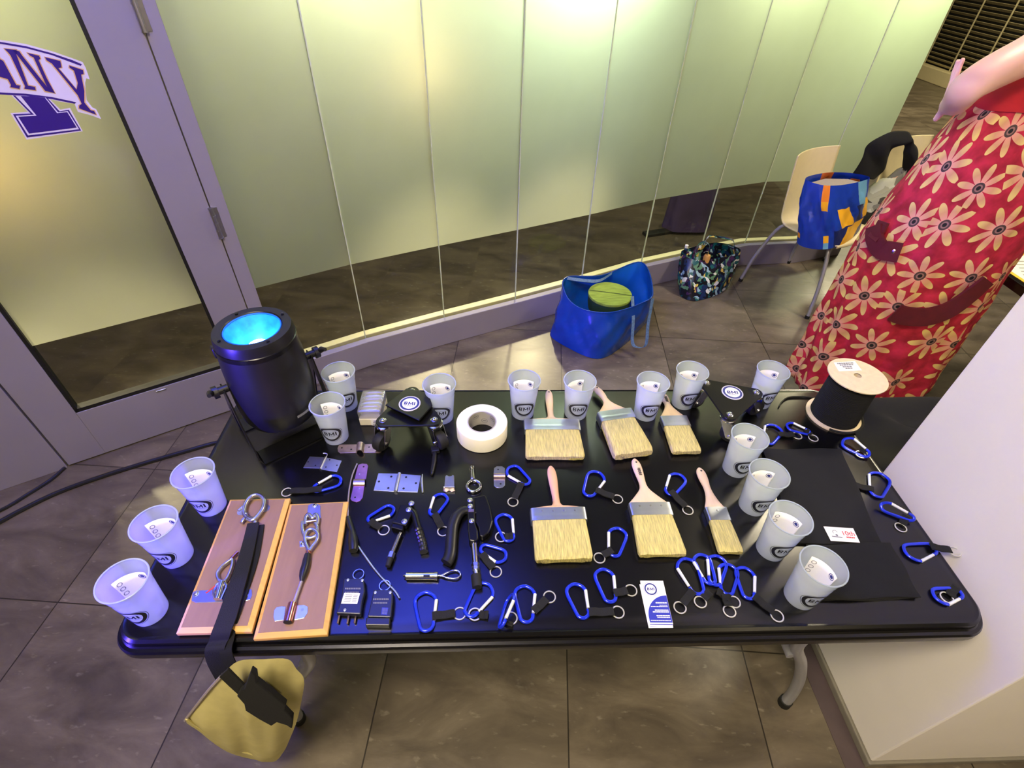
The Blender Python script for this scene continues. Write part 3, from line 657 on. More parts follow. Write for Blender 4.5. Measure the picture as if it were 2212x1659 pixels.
# ------------------------------------------------------------------ caster dollies
def dolly(bolts,zt,label,square=None,stick=None,turn=0):
    B=[P(x,y,zt+.006) for x,y in bolts]; c=sum(B,Vector())/3
    t=thing('caster_dolly',(c.x,c.y,TZ),label,'caster dolly')
    hull=[]; order=sorted(B,key=lambda b:math.atan2(b.y-c.y,b.x-c.x))
    for i,b in enumerate(order):
        a0=math.atan2((b-order[i-1]).x*-1,(b-order[i-1]).y); p=order[i-1]; nx=order[(i+1)%3]
        e1=(b-p).normalized(); e2=(nx-b).normalized(); t0=math.atan2(-e1.x,e1.y); t1=math.atan2(-e2.x,e2.y)
        t0=math.atan2(-e1.x,e1.y); t1=math.atan2(-e2.x,e2.y)
        while t1<t0: t1+=2*PI
        for k in range(7): a=t0+(t1-t0)*k/6; hull.append((b.x+.019*math.cos(a),b.y+.019*math.sin(a)))
    mb=MB(); mb.prism(hull,zt,zt+.006); mb.build('plate','black_metal',t,smooth=False,bevel=.001)
    for i,b in enumerate(B):
        mb=MB(); mb.lathe([(.0095,0),(.0095,.0015),(.0075,.0018),(.007,.005),(.0045,.0075),(0,.008)],6 if 0 else 16,(b.x,b.y,zt+.006)); mb.build('bolt','chrome',t)
        out=(b-c); out.z=0; out.normalize(); ang=math.atan2(out.y,out.x)+turn+[.5,-.4,.9][i]; o=Vector((math.cos(ang),math.sin(ang),0)); s_=Vector((-o.y,o.x,0))
        mb=MB(); mb.lathe([(.017,zt-.012),(.022,zt-.008),(.022,zt-.004),(.014,zt)],24,(b.x,b.y,0)); cs=mb.build('caster','chrome',t)
        wc=Vector((b.x,b.y,TZ+.027))+o*.020
        mb=MB()
        for sd in(-1,1):
            a_=s_*.0155*sd
            v=[Vector((b.x,b.y,zt-.010))+a_-o*.016,Vector((b.x,b.y,zt-.010))+a_+o*.016,wc+a_*1.1+o*.010+Vector((0,0,-.008)),wc+a_*1.1-o*.008+Vector((0,0,-.008))]
            mb.add(v+[q+s_*.0018*sd for q in v],[(0,1,2,3),(4,5,6,7),(0,1,5,4),(1,2,6,5),(2,3,7,6),(3,0,4,7)])
        mb.build('fork','chrome',cs,smooth=False,bevel=.0008)
        mx=Matrix((s_,o,Vector((0,0,1)))).transposed() @ Matrix.Rotation(PI/2,3,'Y')
        mb=MB(); mb.lathe([(.006,-.012),(.024,-.012),(.027,-.008),(.027,.008),(.024,.012),(.006,.012)],32,wc,mx=mx); mb.build('wheel','rubber',cs)
        mb=MB(); mb.cyl(wc-s_*.022,wc+s_*.022,.0045,seg=10); mb.build('axle','chrome',cs)
    if square:
        mb=MB(); mb.prism([tuple(P(x,y,zt+.024))[:2] for x,y in square],zt+.018,zt+.023); sq=mb.build('top_plate','black_metal',t,smooth=False,bevel=.001)
        cc=sum([P(x,y,zt+.024) for x,y in square],Vector())/len(square)
        mb=MB(); mb.cyl((cc.x,cc.y,zt+.005),(cc.x,cc.y,zt+.018),.02); mb.build('spacer','black_metal',t)
        for q_ in square[:3]:
            q2=P(q_[0]*.86+cc_px[0]*.14,q_[1]*.86+cc_px[1]*.14,zt+.0232); mb=MB(); mb.lathe([(.003,0),(0,.0002)],10,(q2.x,q2.y,zt+.0231)); mb.build('hole','gasket',t,smooth=False)
        zs=zt+.023
    else: zs=zt+.006
    q=P(stick[0],stick[1],zs); badge(t,(q.x,q.y,zs),stick[2],rot=stick[3]); return t
cc_px=(883,873)
dolly([(827,909),(938,907),(890,845)],TZ+.082,'black three-caster dolly with square top plate and round sticker, left of the tape roll',square=[(832,874),(905,907),(934,874),(925,848),(878,838)],stick=(885,872,.029,R_(-6)))
dolly([(1527,828),(1633,848),(1576,896)],TZ+.082,'black three-caster dolly with a round sticker, behind the right column of cups',stick=(1582,848,.030,R_(-4)),turn=.5)
# ------------------------------------------------------------------ box of clips
q=[P(770,927,TZ),P(822,928,TZ)]; t=thing('clip_box',((q[0].x+q[1].x)/2,q[0].y+.04,TZ),'small clear box packed with wrapped clips, between the cups and left dolly','box')
bx0,bx1,by0=q[0].x+.008,q[1].x+.006,q[0].y+.012; cxm,cym=(bx0+bx1)/2,by0+.045; 
mb=MB(); mb.box((cxm,cym,TZ+.0135),(bx1-bx0,.088,.027)); mb.build('tray','label',t,smooth=False,bevel=.003)
mb=MB(); mb.box((cxm,cym,TZ+.042),(bx1-bx0+.001,.089,.030)); mb.build('lid','clear_box',t,smooth=False,bevel=.004)
for k in range(6): 
    yy=by0+.010+k*.0145; mb=MB(); mb.tube(smoothpath([(cxm-.026,yy,TZ+.035),(cxm-.024,yy,TZ+.049),(cxm+.022,yy+.002,TZ+.050),(cxm+.026,yy+.002,TZ+.036)],5),.0032,8); mb.build('clip',['alu','zinc_yellow'][k%2],t)
mb=MB(); mb.box((cxm+.013,by0-.0003+.001,TZ+.014),(.026,.001,.024)); mb.build('label','white_paper',t,smooth=False)
mb=MB(); 
for k in range(3): mb.box((cxm+.013,by0-.0004,TZ+.008+k*.006),(.018-.004*k,.0006,.003))
mb.build('print','print_grey',t,smooth=False)
# ------------------------------------------------------------------ roll of tape
q=P(1041,911,TZ+.05); TX,TY=q.x,q.y
t=thing('tape_roll',(TX,TY,TZ),'large roll of white gaffer tape lying flat behind the brushes','tape')
mb=MB(); mb.lathe([(.0405,.0),(.068,.0),(.0705,.002),(.0705,.048),(.069,.050),(.0405,.050)],72,(TX,TY,TZ),caps=False); mb.build('tape','tape',t)
mb=MB(); mb.lathe([(.0375,.0005),(.0405,.0005),(.0405,.0505),(.0375,.0505),(.0375,.0005)],72,(TX,TY,TZ),caps=False); core=mb.build('core',mat('core_paper',(170,166,160),.7),t)
mb=MB()
for k in range(9):
    th0=2*PI*k/9; zc=.036 if k%2 else .017
    f=lambda a,b:(TX+.0372*math.cos(th0+a/.0375),TY+.0372*math.sin(th0+a/.0375),TZ+zc+b)
    ring2d(mb,f,(0,0),.0078,.0094,22,ey=.85); mb.add([f(a,b) for a in (-.005,-.0017,.0017,.005) for b in(-.002,.002)],[(0,2,3,1),(2,4,5,3),(4,6,7,5)])
mb.build('core_print','print_grey',core,smooth=False)
# ------------------------------------------------------------------ rope spool
q=P(1800,897,TZ); SX,SY=q.x,q.y; SH=height((SX,SY,TZ),811)
t=thing('rope_spool',(SX,SY,TZ),'tall spool of black cord with cardboard ends at the back right corner','spool')
for z0,z1,nm in((0,.004,'flange'),(SH-.003,SH,'flange')):
    mb=MB(); mb.lathe([(.010,z0),(.077,z0),(.077,z1),(.010,z1)],64,(SX,SY,TZ),caps=False); mb.build(nm,'cardboard',t,smooth=True,ang=30)
mb=MB(); mb.lathe([(.010,.004),(.010,SH-.003)],24,(SX,SY,TZ),caps=False); mb.build('core','cardboard',t)
mb=MB(); nr=30; prof=[]
for k in range(nr):
    z0=.004+(SH-.007)*k/nr; dz=(SH-.007)/nr; rr=.066-.004*(k/nr)
    prof+=[(rr-.0015,z0),(rr,z0+dz*.5)]
prof+=[(.060,SH-.003)]
mb.lathe([(.012,.004)]+prof+[(.012,SH-.003)],64,(SX,SY,TZ),caps=False); mb.build('cord','black_cloth',t,ang=60)
zs=TZ+SH; lab=[(1801,783),(1847,780),(1862,800),(1812,802)]
mb=MB(); mb.prism([tuple(P(x,y,zs+.0006))[:2] for x,y in lab],zs,zs+.0006); lb=mb.build('label','white_paper',t,smooth=False)
o_=P(1831,791,zs+.001); xd=(P(1855,790,zs)-P(1806,792,zs)); xd=Vector((xd.x,xd.y,0)).normalized(); yd=Vector((-xd.y,xd.x,0)); fq=planefn(Vector((o_.x,o_.y,zs+.0011)),xd,yd)
mb=MB()
rnd=random.Random(3)
for row,yy in enumerate((.013,.006,-.002,-.009)):
    x=-.024+.004*row
    while x<.022-.006*row: w_=rnd.uniform(.003,.008); mb.add([fq(x,yy-.0022),fq(x+w_,yy-.0022),fq(x+w_,yy+.0022),fq(x,yy+.0022)],[(0,1,2,3)]); x+=w_+.0012
mb.build('print','print_grey',lb,smooth=False)
mb=MB(); mb.tube([Vector((SX+.078*math.cos(a),SY+.078*math.sin(a),TZ+.006)) for a in np.linspace(-2.2,.6,20)],.0035,8); mb.build('loose_cord_end','black_web',t)
t=thing('thin_cord',tuple(P(1720,865,TZ)),'thin black cord looping on the table behind the spool','cord')
mb=MB(); mb.tube(smoothpath(path3([(1775,862),(1740,857),(1705,858),(1690,867),(1683,878)],TZ+.0025),6),.0022,8); mb.build('cord','black_plastic',t)
# ------------------------------------------------------------------ paint brushes
def brush(tip,fl,fr,el,er,style,label,th=.020,z=TZ+.012,hole=True,wood='handle_wood',mark=False,ffrac=None,rivets=0):
    T=P(*tip,z); FL,FRr,EL,ER=[P(*a,z) for a in (fl,fr,el,er)]
    F=(FL+FRr)/2; E=(EL+ER)/2; ax_=(E-F); ax_.z=0; L=ax_.length; ax_.normalize(); sx=Vector((-ax_.y,ax_.x,0))
    if sx.dot(FRr-FL)<0: sx=-sx
    wF=(FRr-FL).dot(sx)/2; wE=(ER-EL).dot(sx)/2; base=Vector((F.x,F.y,TZ)); fl_=ffrac*L
    t=thing('paint_brush',(F.x,F.y,TZ),label,'brush','paint brushes on the table')
    hl=(T-F).dot(-ax_); lat=(T-F).dot(sx)
    def pt(s,x,zz): return F+ax_*s+sx*x+Vector((0,0,-F.z+TZ+zz))
    zc=th/2+.0008
    # bristles
    def bf(u,v):
        a=2*PI*u; w_=wF*.965+(wE-wF*.965)*v; s=fl_-.004+(L-fl_+.004)*v
        hx=abs(math.cos(a))**.35*(1 if math.cos(a)>0 else -1); hz=abs(math.sin(a))**.35*(1 if math.sin(a)>0 else -1)
        k=1-(.05 if v>.93 else 0)*(v-.93)/.07; thk=th/2*(1.0+.12*math.sin(v*PI))*(1 if v<.9 else 1-.35*(v-.9)/.1)
        rip=1+.02*math.sin(a*31+v*3)*v+.02*math.sin(a*53)*v
        s+= .0012*math.sin(a*9)*v*v*(1-abs(math.cos(a)))
        return pt(s,hx*w_*k,zc+hz*thk*rip*.98)
    mb=MB(); mb.grid(bf,160,14,close_u=True); n=160; mb.f.append(tuple(range(13*n,14*n))); mb.mi.append(0); mb.build('bristles','bristle',t,ang=60)
    # ferrule
    def ff(u,v):
        a=2*PI*u; hx=abs(math.cos(a))**.22*(1 if math.cos(a)>0 else -1); hz=abs(math.sin(a))**.22*(1 if math.sin(a)>0 else -1)
        g=1+(.02 if .55<v<.75 else 0); return pt(fl_*v,hx*(wF+.0012),zc+hz*(th/2+.0008)*g)
    mb=MB(); mb.grid(ff,64,16,close_u=True); fe=mb.build('ferrule','alu',t,ang=40)
    for k in range(rivets):
        x=(-.8+1.6*(k+.5)/rivets)*wF; c=pt(fl_*.28,x,0); mb=MB(); mb.lathe([(.0028,0),(.0022,.0012),(0,.0014)],10,(c.x,c.y,TZ+th+.0014)); mb.build('rivet','zinc',fe)
    # handle outline
    prof=[]
    if style=='block':
        prof=[(0,wF+.001),(-.007,wF+.001),(-.0085,wF*.5),(-.010,.0095),(-.03,.0080),(-hl*.5,.0105),(-hl*.72,.0125),(-hl*.88,.0115),(-hl*.97,.007),(-hl,.002)]
    else:
        prof=[(0,wF*.99),(-.006,wF*.97),(-.018,wF*.72),(-.032,wF*.42+.003),(-.048,.0095),(-.07,.0085),(-hl*.6,.0110),(-hl*.8,.0135),(-hl*.92,.0115),(-hl*.985,.006),(-hl,.001)]
    def hf(i,a):
        s,w_=prof[i]; k=max(0,min(1,-s/hl)); hz=.0075 if s<-.03 else (th/2*.95 if s>-.008 else th/2*.75)
        if i>=len(prof)-2: hz*=.6
        return pt(s,lat*k*k+w_*math.cos(a),zc+hz*math.sin(a)*.92)
    vs=[];fs=[];n=24
    for i in range(len(prof)): vs+=[hf(i,2*PI*k/n) for k in range(n)]
    for i in range(len(prof)-1): fs+=[(i*n+k,i*n+(k+1)%n,(i+1)*n+(k+1)%n,(i+1)*n+k) for k in range(n)]
    fs.append(tuple(range((len(prof)-1)*n,len(prof)*n)))
    mb=MB(); mb.add(vs,fs); hd=mb.build('handle',wood,t,sub=1,ang=70)
    if hole:
        c=pt(-hl*.89,lat*.79,0); mb=MB(); mb.lathe([(.0026,0),(0,.0004)],14,(c.x,c.y,TZ+zc+.0069)); mb.build('hanging_hole','gasket',hd,smooth=False)
    if mark:
        mb=MB(); 
        for k in range(7): 
            c=pt(-hl*.60-k*.0035,lat*.45+.0005*(-1)**k,0); mb.box((c.x,c.y,TZ+zc+.0077),(.0075,.0022,.0003),rot=math.atan2(sx.y,sx.x))
        mb.build('print','print_dark',hd,smooth=False)
    # rest it on the table: shift nothing, bristles touch at TZ
    return t
brush((1185,843),(1132,911),(1250,911),(1135,990),(1264,990),'block','wide flat block brush with a slim round handle, top left of the six brushes',th=.022,ffrac=.30)
brush((1283,838),(1290,904),(1360,890),(1328,997),(1408,976),'beaver','thick tilted brush leaning right, in the middle of the back row of brushes',th=.034,ffrac=.24)
brush((1432,850),(1426,903),(1482,902),(1452,978),(1516,977),'beaver','medium brush right end of the back row, printed handle',th=.020,ffrac=.30,mark=True)
brush((1189,1008),(1146,1106),(1262,1101),(1156,1216),(1281,1209),'block','large block brush with tan round handle, left of the front row of brushes',th=.026,ffrac=.26,hole=False,wood='handle_wood2',rivets=4)
brush((1370,991),(1358,1090),(1445,1089),(1380,1202),(1484,1198),'beaver','large flat brush with printed beavertail handle in the middle of the front row',th=.020,ffrac=.26,mark=True,rivets=3)
brush((1510,1010),(1523,1099),(1567,1098),(1553,1194),(1606,1193),'beaver','narrow brush at the right end of the front row, smallest of the six',th=.018,ffrac=.31,rivets=1)
# ------------------------------------------------------------------ carabiner key rings
def carab(A,B,Rg,side,label,strap=None,rr=.0125,wk=.50,lift=0,gap=False,roll=0,folded=False):
    z=TZ+.0042; a=P(*A,z); b=P(*B,z); ax_=(a-b); L=ax_.length; ax_.normalize(); s_=Vector((-ax_.y,ax_.x,0))*-side; W=L*wk; c=(a+b)/2
    t=thing('carabiner_keyring',(c.x,c.y,TZ),label,'carabiner','blue carabiner key rings')
    def q(u,v): 
        return c+ax_*u*L+s_*v*W*math.cos(roll)+Vector((0,0,lift*(.5+u)+ (v+.5)*W*math.sin(roll)))
    body=[q(.24,.52),q(.38,.40),q(.49,.12),q(.485,-.16),(q(.40,-.42)),q(.25,-.50),q(.0,-.46),q(-.28,-.40),q(-.42,-.34),q(-.49,-.14),q(-.475,.08),q(-.40,.22),q(-.30,.27)]
    mb=MB(); mb.tube(smoothpath(body,6),.0039,10,flat=.85); mb.build('frame','blue_ano',t)
    mb=MB(); mb.cyl(q(.24,.52),q(-.27,.29),.0037,.0033,10); mb.build('gate','silver_gate',t)
    rc=P(*Rg,TZ+.002); rc=Vector((rc.x,rc.y,TZ+.0016+(.003 if folded else 0)))
    s0=P(*strap,TZ+.0075) if strap else q(-.44,0); s0=Vector((s0.x,s0.y,TZ+.0078)); dr=(rc-s0); dr.z=0; D=dr.length; dr.normalize(); e=rc-dr*(rr*.75); e.z=TZ+.0045
    sw=Vector((-dr.y,dr.x,0))*.0085; n_=7; pts=[s0-dr*.006+(e-s0+dr*.006)*k/n_ for k in range(n_+1)]
    for k,p_ in enumerate(pts): p_.z=TZ+.0078-.003*k/n_+.0015*math.sin(k*1.3)
    mb=MB(); mb.ribbon(pts,[sw]*len(pts),.0026); mb.build('strap','black_web',t,smooth=False)
    mb=MB(); mb.tube([rc+Vector((rr*math.cos(x),rr*math.sin(x),0)) for x in np.linspace(0,2*PI,32,endpoint=False)],.0015,6,closed=True); mb.build('split_ring','ring_steel',t)
    return t
CB=[((736,1034),(676,1056),(620,1063),-1,'above the left corner of the right board, ring pointing left',(690,1057)),
((1100,1010),(1140,1046),(1108,1084),-1,'right of the small saddle clamp, strap hanging down to its ring',(1125,1047)),
((850,1097),(796,1126),(829,1145),1,'left of the small toggle clamp, lying slanted',(803,1128)),
((958,1068),(931,1112),(957,1147),-1,'between the two black clamps',(941,1114)),
((1292,1020),(1272,1072),(1334,1078),1,'just right of the tan brush handle, ring to its lower right',(1292,1060)),
((1470,1026),(1442,1066),(1486,1102),-1,'between the middle and narrow front brushes',(1452,1064)),
((1084,1112),(1104,1168),(1082,1161),1,'right of the long clamp, strap folded back over it',(1102,1158)),
((1092,1206),(1038,1184),(1071,1235),1,'against the chrome rod of the long clamp',(1044,1200)),
((1338,1142),(1322,1200),(1295,1205),-1,'between large tan brush and middle front brush, ring at the bristles',(1318,1190)),
((917,1280),(926,1362),(993,1325),1,'leftmost in the front row, strap pointing right',(940,1330)),
((1054,1262),(1014,1332),(1026,1328),1,'below the tip of the long clamp, strap rolled up',(1048,1328)),
((1106,1292),(1082,1362),(1104,1335),1,'seen almost edge-on beside the round-topped one in the front row',(1100,1345)),
((1131,1266),(1142,1344),(1187,1289),1,'front row centre, ring up to its right',(1157,1316)),
((1238,1262),(1266,1334),(1335,1322),1,'front row left of the business cards, long strap to the right',(1278,1322)),
((1300,1230),(1324,1300),(1363,1275),1,'upper one left of the business cards',(1332,1280)),
((1478,1207),(1508,1284),(1469,1312),-1,'leftmost of the fan of four right of the business cards',(1494,1280)),
((1512,1198),(1534,1262),(1513,1300),-1,'second of the fan of four right of the business cards',(1530,1282)),
((1552,1202),(1540,1262),(1586,1300),-1,'third of the fan of four right of the business cards',(1555,1280)),
((1576,1220),(1566,1282),(1576,1320),-1,'rightmost of the fan of four right of the business cards',(1568,1290)),
((1606,1226),(1622,1294),(1679,1330),1,'right of the fan, its long strap reaching to the front cup',(1634,1292)),
((2020,1290),(2078,1282),(2044,1292),-1,'nearest the front right corner of the table',(2064,1270)),
((1958,1196),(2022,1186),(2062,1191),-1,'at the right edge with its strap over the edge',(2016,1181)),
((1900,1094),(1972,1124),(1946,1139),1,'right side, long narrow one with ring below it',(1956,1118)),
((1904,1024),(1888,1070),(1833,1046),-1,'right side, near the column foot, ring to its left',(1882,1056)),
((1820,954),(1876,986),(1858,983),1,'in front of the spool, strap folded back over it',(1866,972)),
((1676,920),(1654,956),(1722,941),-1,'behind the rearmost cup of the right column',(1686,938)),
((1700,918),(1750,934),(1757,946),1,'tucked against the foot of the spool',(1744,932))]
for i,(A,B_,Rg,sd,lb,st) in enumerate(CB):
    roll={11:R_(62),22:R_(35),24:R_(20)}.get(i,0)
    carab(A,B_,Rg,sd,'blue carabiner key ring '+lb,st,roll=roll,folded=i in(6,10,20,24),wk={2:.46,22:.34,11:.5}.get(i,.54))
# ------------------------------------------------------------------ wooden display boards
BZ=TZ+.019
def board(pts,label):
    c=sum([P(x,y,BZ) for x,y in pts],Vector())/4; t=thing('wooden_board',(c.x,c.y,TZ),label,'display board','wooden display boards')
    q=[P(x,y,BZ) for x,y in pts]; q=[Vector((p.x,p.y,0)) for p in q]; cc=Vector((c.x,c.y,0))
    def ring(k,z): return [(p.x+(cc.x-p.x)/abs(cc.x-p.x)*k, p.y+(cc.y-p.y)/abs(cc.y-p.y)*k, z) for p in q]
    vs=ring(.001,TZ)+ring(-.004,TZ+.002)+ring(-.004,TZ+.011)+ring(.005,BZ-.0005)
    fs=[(3,2,1,0)]+[(a*4+k,a*4+(k+1)%4,(a+1)*4+(k+1)%4,(a+1)*4+k) for a in range(3) for k in range(4)]+[(12,13,14,15)]
    mb=MB(); mb.add(vs,fs); mb.build('edge','pine',t,smooth=False,bevel=.001)
    mb=MB(); r=ring(.005,BZ-.0004); mb.prism([(p[0],p[1]) for p in r],BZ-.0006,BZ); mb.build('face','board',t,smooth=False)
    return t
def wire(parent,name,pts,z,r,m_,closed=False,n=6,flat_=1.0): 
    mb=MB(); mb.tube(smoothpath(path3(pts,z) if not isinstance(z,(list,tuple)) else [Vector((*tuple(P(x,y,zz))[:2],zz)) for (x,y),zz in zip(pts,z)],n,closed),r,10,closed=closed,flat=flat_); return mb.build(name,m_,parent)
bl=board([(497,1078),(621,1075),(538,1357),(383,1361)],'left wooden board carrying a snap hook and shackle, black strap over it')
br=board([(627,1088),(747,1082),(702,1363),(550,1373)],'right wooden board carrying a chain link, thimble and cable end')
# left board
zt=BZ+.006
wire(bl,'snap_hook',Z2([(1262,640),(1238,590),(1255,520),(1300,470),(1350,462),(1392,495),(1385,560),(1345,620),(1305,655),(1265,640)]),BZ+.012,.0052,'zinc')
wire(bl,'hook_gate',Z2([(1195,582),(1225,555),(1252,530)]),BZ+.012,.0032,'zinc')
wire(bl,'hook_eye',Z2([(1218,676),(1240,642),(1275,634),(1312,648),(1325,672),(1302,700)]),BZ+.010,.0038,'zinc')
bolt(bl,*Z2([(1252,603)])[0],BZ+.014,.003,.003)
for x,y in Z2([(1222,590),(1402,565)]): 
    q=P(x,y,BZ); mb=MB(); mb.lathe([(.0105,0),(.0105,.0008),(0,.001)],24,(q.x,q.y,BZ)); mb.build('washer','zinc',bl)
plate(bl,'backing_plate',Z2([(840,1215),(860,1198),(1270,1178),(1298,1190),(1300,1235),(1285,1268),(1240,1280),(870,1292),(832,1275)]),BZ,.0015,'zinc')
for x,y in Z2([(873,1222),(1248,1232)]): bolt(bl,x,y,BZ+.0015,.0045,.003)
wire(bl,'thimble',Z2([(1150,955),(1075,1010),(1035,1065),(1045,1115),(1080,1130),(1110,1105),(1148,1010),(1152,960)]),BZ+.008,.0038,'zinc',flat_=1.4)
wire(bl,'shackle',Z2([(1015,1258),(1010,1200),(1035,1150),(1080,1135),(1105,1165),(1085,1215),(1060,1270)]),BZ+.009,.0036,'chrome')
mb=MB(); a,b=[Vector((*tuple(P(*p,BZ+.01))[:2],BZ+.010)) for p in Z2([(1070,1130),(1030,1265)])]; mb.cyl(a,b,.0065,seg=16); mb.build('ferrule_tube','chrome',bl)
wire(bl,'cable',Z2([(1190,900),(1150,940),(1130,965)]),BZ+.009,.0035,'copper')
wire(bl,'red_tie',Z2([(945,1218),(975,1195),(1020,1160)]),BZ+.012,.0013,'print_red')
# right board
plate(br,'eye_plate',Z2([(1732,540),(1760,526),(1805,528),(1828,545),(1830,640),(1722,642)]),BZ,.0018,'zinc')
bolt(br,*Z2([(1785,545)])[0],BZ+.0018,.0045,.003)
wire(br,'shackle',Z2([(1712,690),(1712,640),(1735,612),(1765,640),(1790,612),(1808,645),(1800,690)]),BZ+.010,.0046,'zinc')
mb=MB(); a,b=[Vector((*tuple(P(*p,BZ+.01))[:2],BZ+.010)) for p in Z2([(1705,670),(1812,655)])]; mb.cyl(a,b,.0036); mb.build('pin','zinc_yellow',br)
wire(br,'chain_link',Z2([(1690,668),(1688,720),(1706,775),(1750,792),(1795,770),(1802,710),(1785,678)]),BZ+.010,.0044,'zinc')
wire(br,'thimble',Z2([(1738,890),(1712,830),(1708,770),(1735,730),(1775,728),(1805,760),(1800,810),(1770,850),(1742,890)]),BZ+.013,.0042,'zinc')
plate(br,'small_plate',Z2([(1665,815),(1725,815),(1728,860),(1668,864)]),BZ,.001,'zinc'); bolt(br,*Z2([(1695,835)])[0],BZ+.001,.0045,.003)
zc=BZ+.0085
def seg(parent,name,pts,zz,r,m_,seg_=14):
    mb=MB(); q=[Vector((*tuple(P(x,y,zz))[:2],zz)) for x,y in pts]; mb.tube(q,r,seg_); return mb.build(name,m_,parent)
seg(br,'crimp_sleeve',Z2([(1738,880),(1730,925)]),zc,.006,'copper')
seg(br,'heat_shrink',Z2([(1730,918),(1722,960),(1712,1010),(1700,1050),(1690,1090),(1683,1128)]),zc,[.0068,.0085,.009,.0092,.0075,.0040],'black_plastic')
seg(br,'cable',Z2([(1684,1120),(1650,1220),(1615,1320)]),zc,.0036,'steel_cable')
seg(br,'end_tube',Z2([(1612,1296),(1575,1440)]),zc,.0085,'copper'); 
q0,q1=[Vector((*tuple(P(*p,zc))[:2],zc)) for p in Z2([(1576,1436),(1573,1446)])]; mb=MB(); mb.cyl(q0,q1,.0082); mb.build('tube_bore','gasket',br)
plate(br,'washer_plate',Z2([(1470,1350),(1490,1325),(1530,1318),(1560,1322),(1545,1425),(1475,1435),(1465,1400)]),BZ,.0015,'alu')
plate(br,'washer_plate',Z2([(1635,1312),(1700,1308),(1730,1322),(1728,1370),(1700,1410),(1625,1425)]),BZ,.0015,'alu')
holes(br,Z2([(1688,1345)]),BZ+.0016,.003,'zinc','rivet')
# black strap from the left board over the table edge, and the canvas pouch
st=thing('black_strap',(-.70,-.25,TZ),'long black webbing strap lying over the left board and hanging off the front edge','strap')
pts=[(*tuple(P(548,1131,BZ+.012))[:2],BZ+.014)]
for x,y,z in ((540,1165,BZ+.012),(530,1205,BZ+.013),(518,1245,BZ+.016),(504,1290,BZ+.016),(490,1335,BZ+.012),(478,1366,BZ+.004),(472,1385,TZ+.006)):
    q=P(x,y,z); pts.append((q.x,q.y,z))
for x,y,Y in ((464,1404,-.389),(470,1432,-.396),(490,1470,-.405)):
    q=PY(x,y,Y); pts.append(tuple(q))
sp=smoothpath(pts,4); mb=MB(); mb.ribbon(sp,[Vector((.0125+.006*min(1,i/20),.002,0)) for i in range(len(sp))],.0035); mb.build('webbing','black_web',st,smooth=True,ang=50)
pts2=[]
for x,y,z in ((560,1135,BZ+.004),(549,1200,BZ+.004),(530,1262,BZ+.004),(506,1330,BZ+.004),(492,1385,TZ+.003)):
    q=P(x,y,z); pts2.append((q.x,q.y,z))
for x,y,Y in ((488,1410,-.392),(500,1440,-.402)): pts2.append(tuple(PY(x,y,Y)))
sp=smoothpath(pts2,4); mb=MB(); mb.ribbon(sp,[Vector((.011,.002,0))]*len(sp),.003); mb.build('shadow_layer','black_cloth',st,smooth=True,ang=50)  # dark second ribbon standing in for the shadow right of the strap
YB=-.43
ol=[(515,1428),(570,1424),(622,1424),(640,1445),(657,1468),(652,1510),(642,1555),(628,1592),(612,1625),(590,1646),(545,1640),(500,1628),(465,1608),(430,1580),(400,1556),(425,1525),(455,1485),(483,1455)]
O=[PY(x,y,YB) for x,y in ol]; ctr=sum(O,Vector())/len(O)
cv=thing('canvas_pouch',(ctr.x,YB,min(p.z for p in O)),'yellowish canvas pouch hanging below the front edge from the black strap','pouch')
def pouch(mb,front):
    n=len(O); per=smoothpath(O,4,closed=True); N=len(per); rings=10; vs=[]; fs=[]
    for r in range(rings+1):
        k=1-r/rings
        for i,p in enumerate(per):
            q=ctr+(p-ctr)*k; u=(q.x-ctr.x); v=(q.z-ctr.z)
            d_=.022*(1-k**3)+(.006*math.sin(u*52-v*16+1.5*math.sin(v*9))+.003*math.sin(u*118-v*30+1))*(1-k**5)
            vs.append((q.x,q.y-d_ if front else q.y+.03*(1-k**3),q.z))
    for r in range(rings):
        for i in range(N): fs.append((r*N+i,r*N+(i+1)%N,(r+1)*N+(i+1)%N,(r+1)*N+i))
    mb.add(vs,fs)
mb=MB(); pouch(mb,True); mb.build('front','canvas',cv,ang=80)
mb=MB(); pouch(mb,False); mb.build('back','canvas',cv,ang=80)
hem=[PY(x,y,YB-.006) for x,y in [(403,1553),(430,1572),(468,1598),(505,1617),(548,1629),(588,1636)]]
mb=MB(); mb.tube(smoothpath(hem,5),.003,6); mb.build('hem','canvas',cv)
mb=MB(); mb.tube(smoothpath([PY(x,y,YB-.003) for x,y in [(400,1556),(425,1524),(452,1490),(482,1457)]],5),.0035,6); mb.build('binding','grey_cloth',cv)
hs=[PY(x,y,YB-.032) for x,y in [(484,1452),(515,1482),(548,1512)]]
mb=MB(); mb.ribbon(smoothpath(hs,5),[Vector((.013,0,.017))]*11,.004); mb.build('hanging_strap','black_web',cv,ang=60)
def yplate(parent,name,pts,Y,th,m_): 
    mb=MB(); a=[PY(x,y,Y) for x,y in pts]; n=len(a); vs=a+[p+Vector((0,th,0)) for p in a]
    mb.add(vs,[tuple(range(n)),tuple(range(n,2*n))[::-1]]+[(i,(i+1)%n,n+(i+1)%n,n+i) for i in range(n)]); return mb.build(name,m_,parent,smooth=False,bevel=.002)
yplate(cv,'velcro_pad',[(527,1490),(541,1452),(552,1460),(554,1475),(580,1495),(617,1525),(614,1535),(632,1553),(630,1575),(618,1567),(598,1561),(586,1569),(560,1555),(530,1536),(527,1522),(512,1505),(519,1492)],YB-.042,.012,'black_cloth')
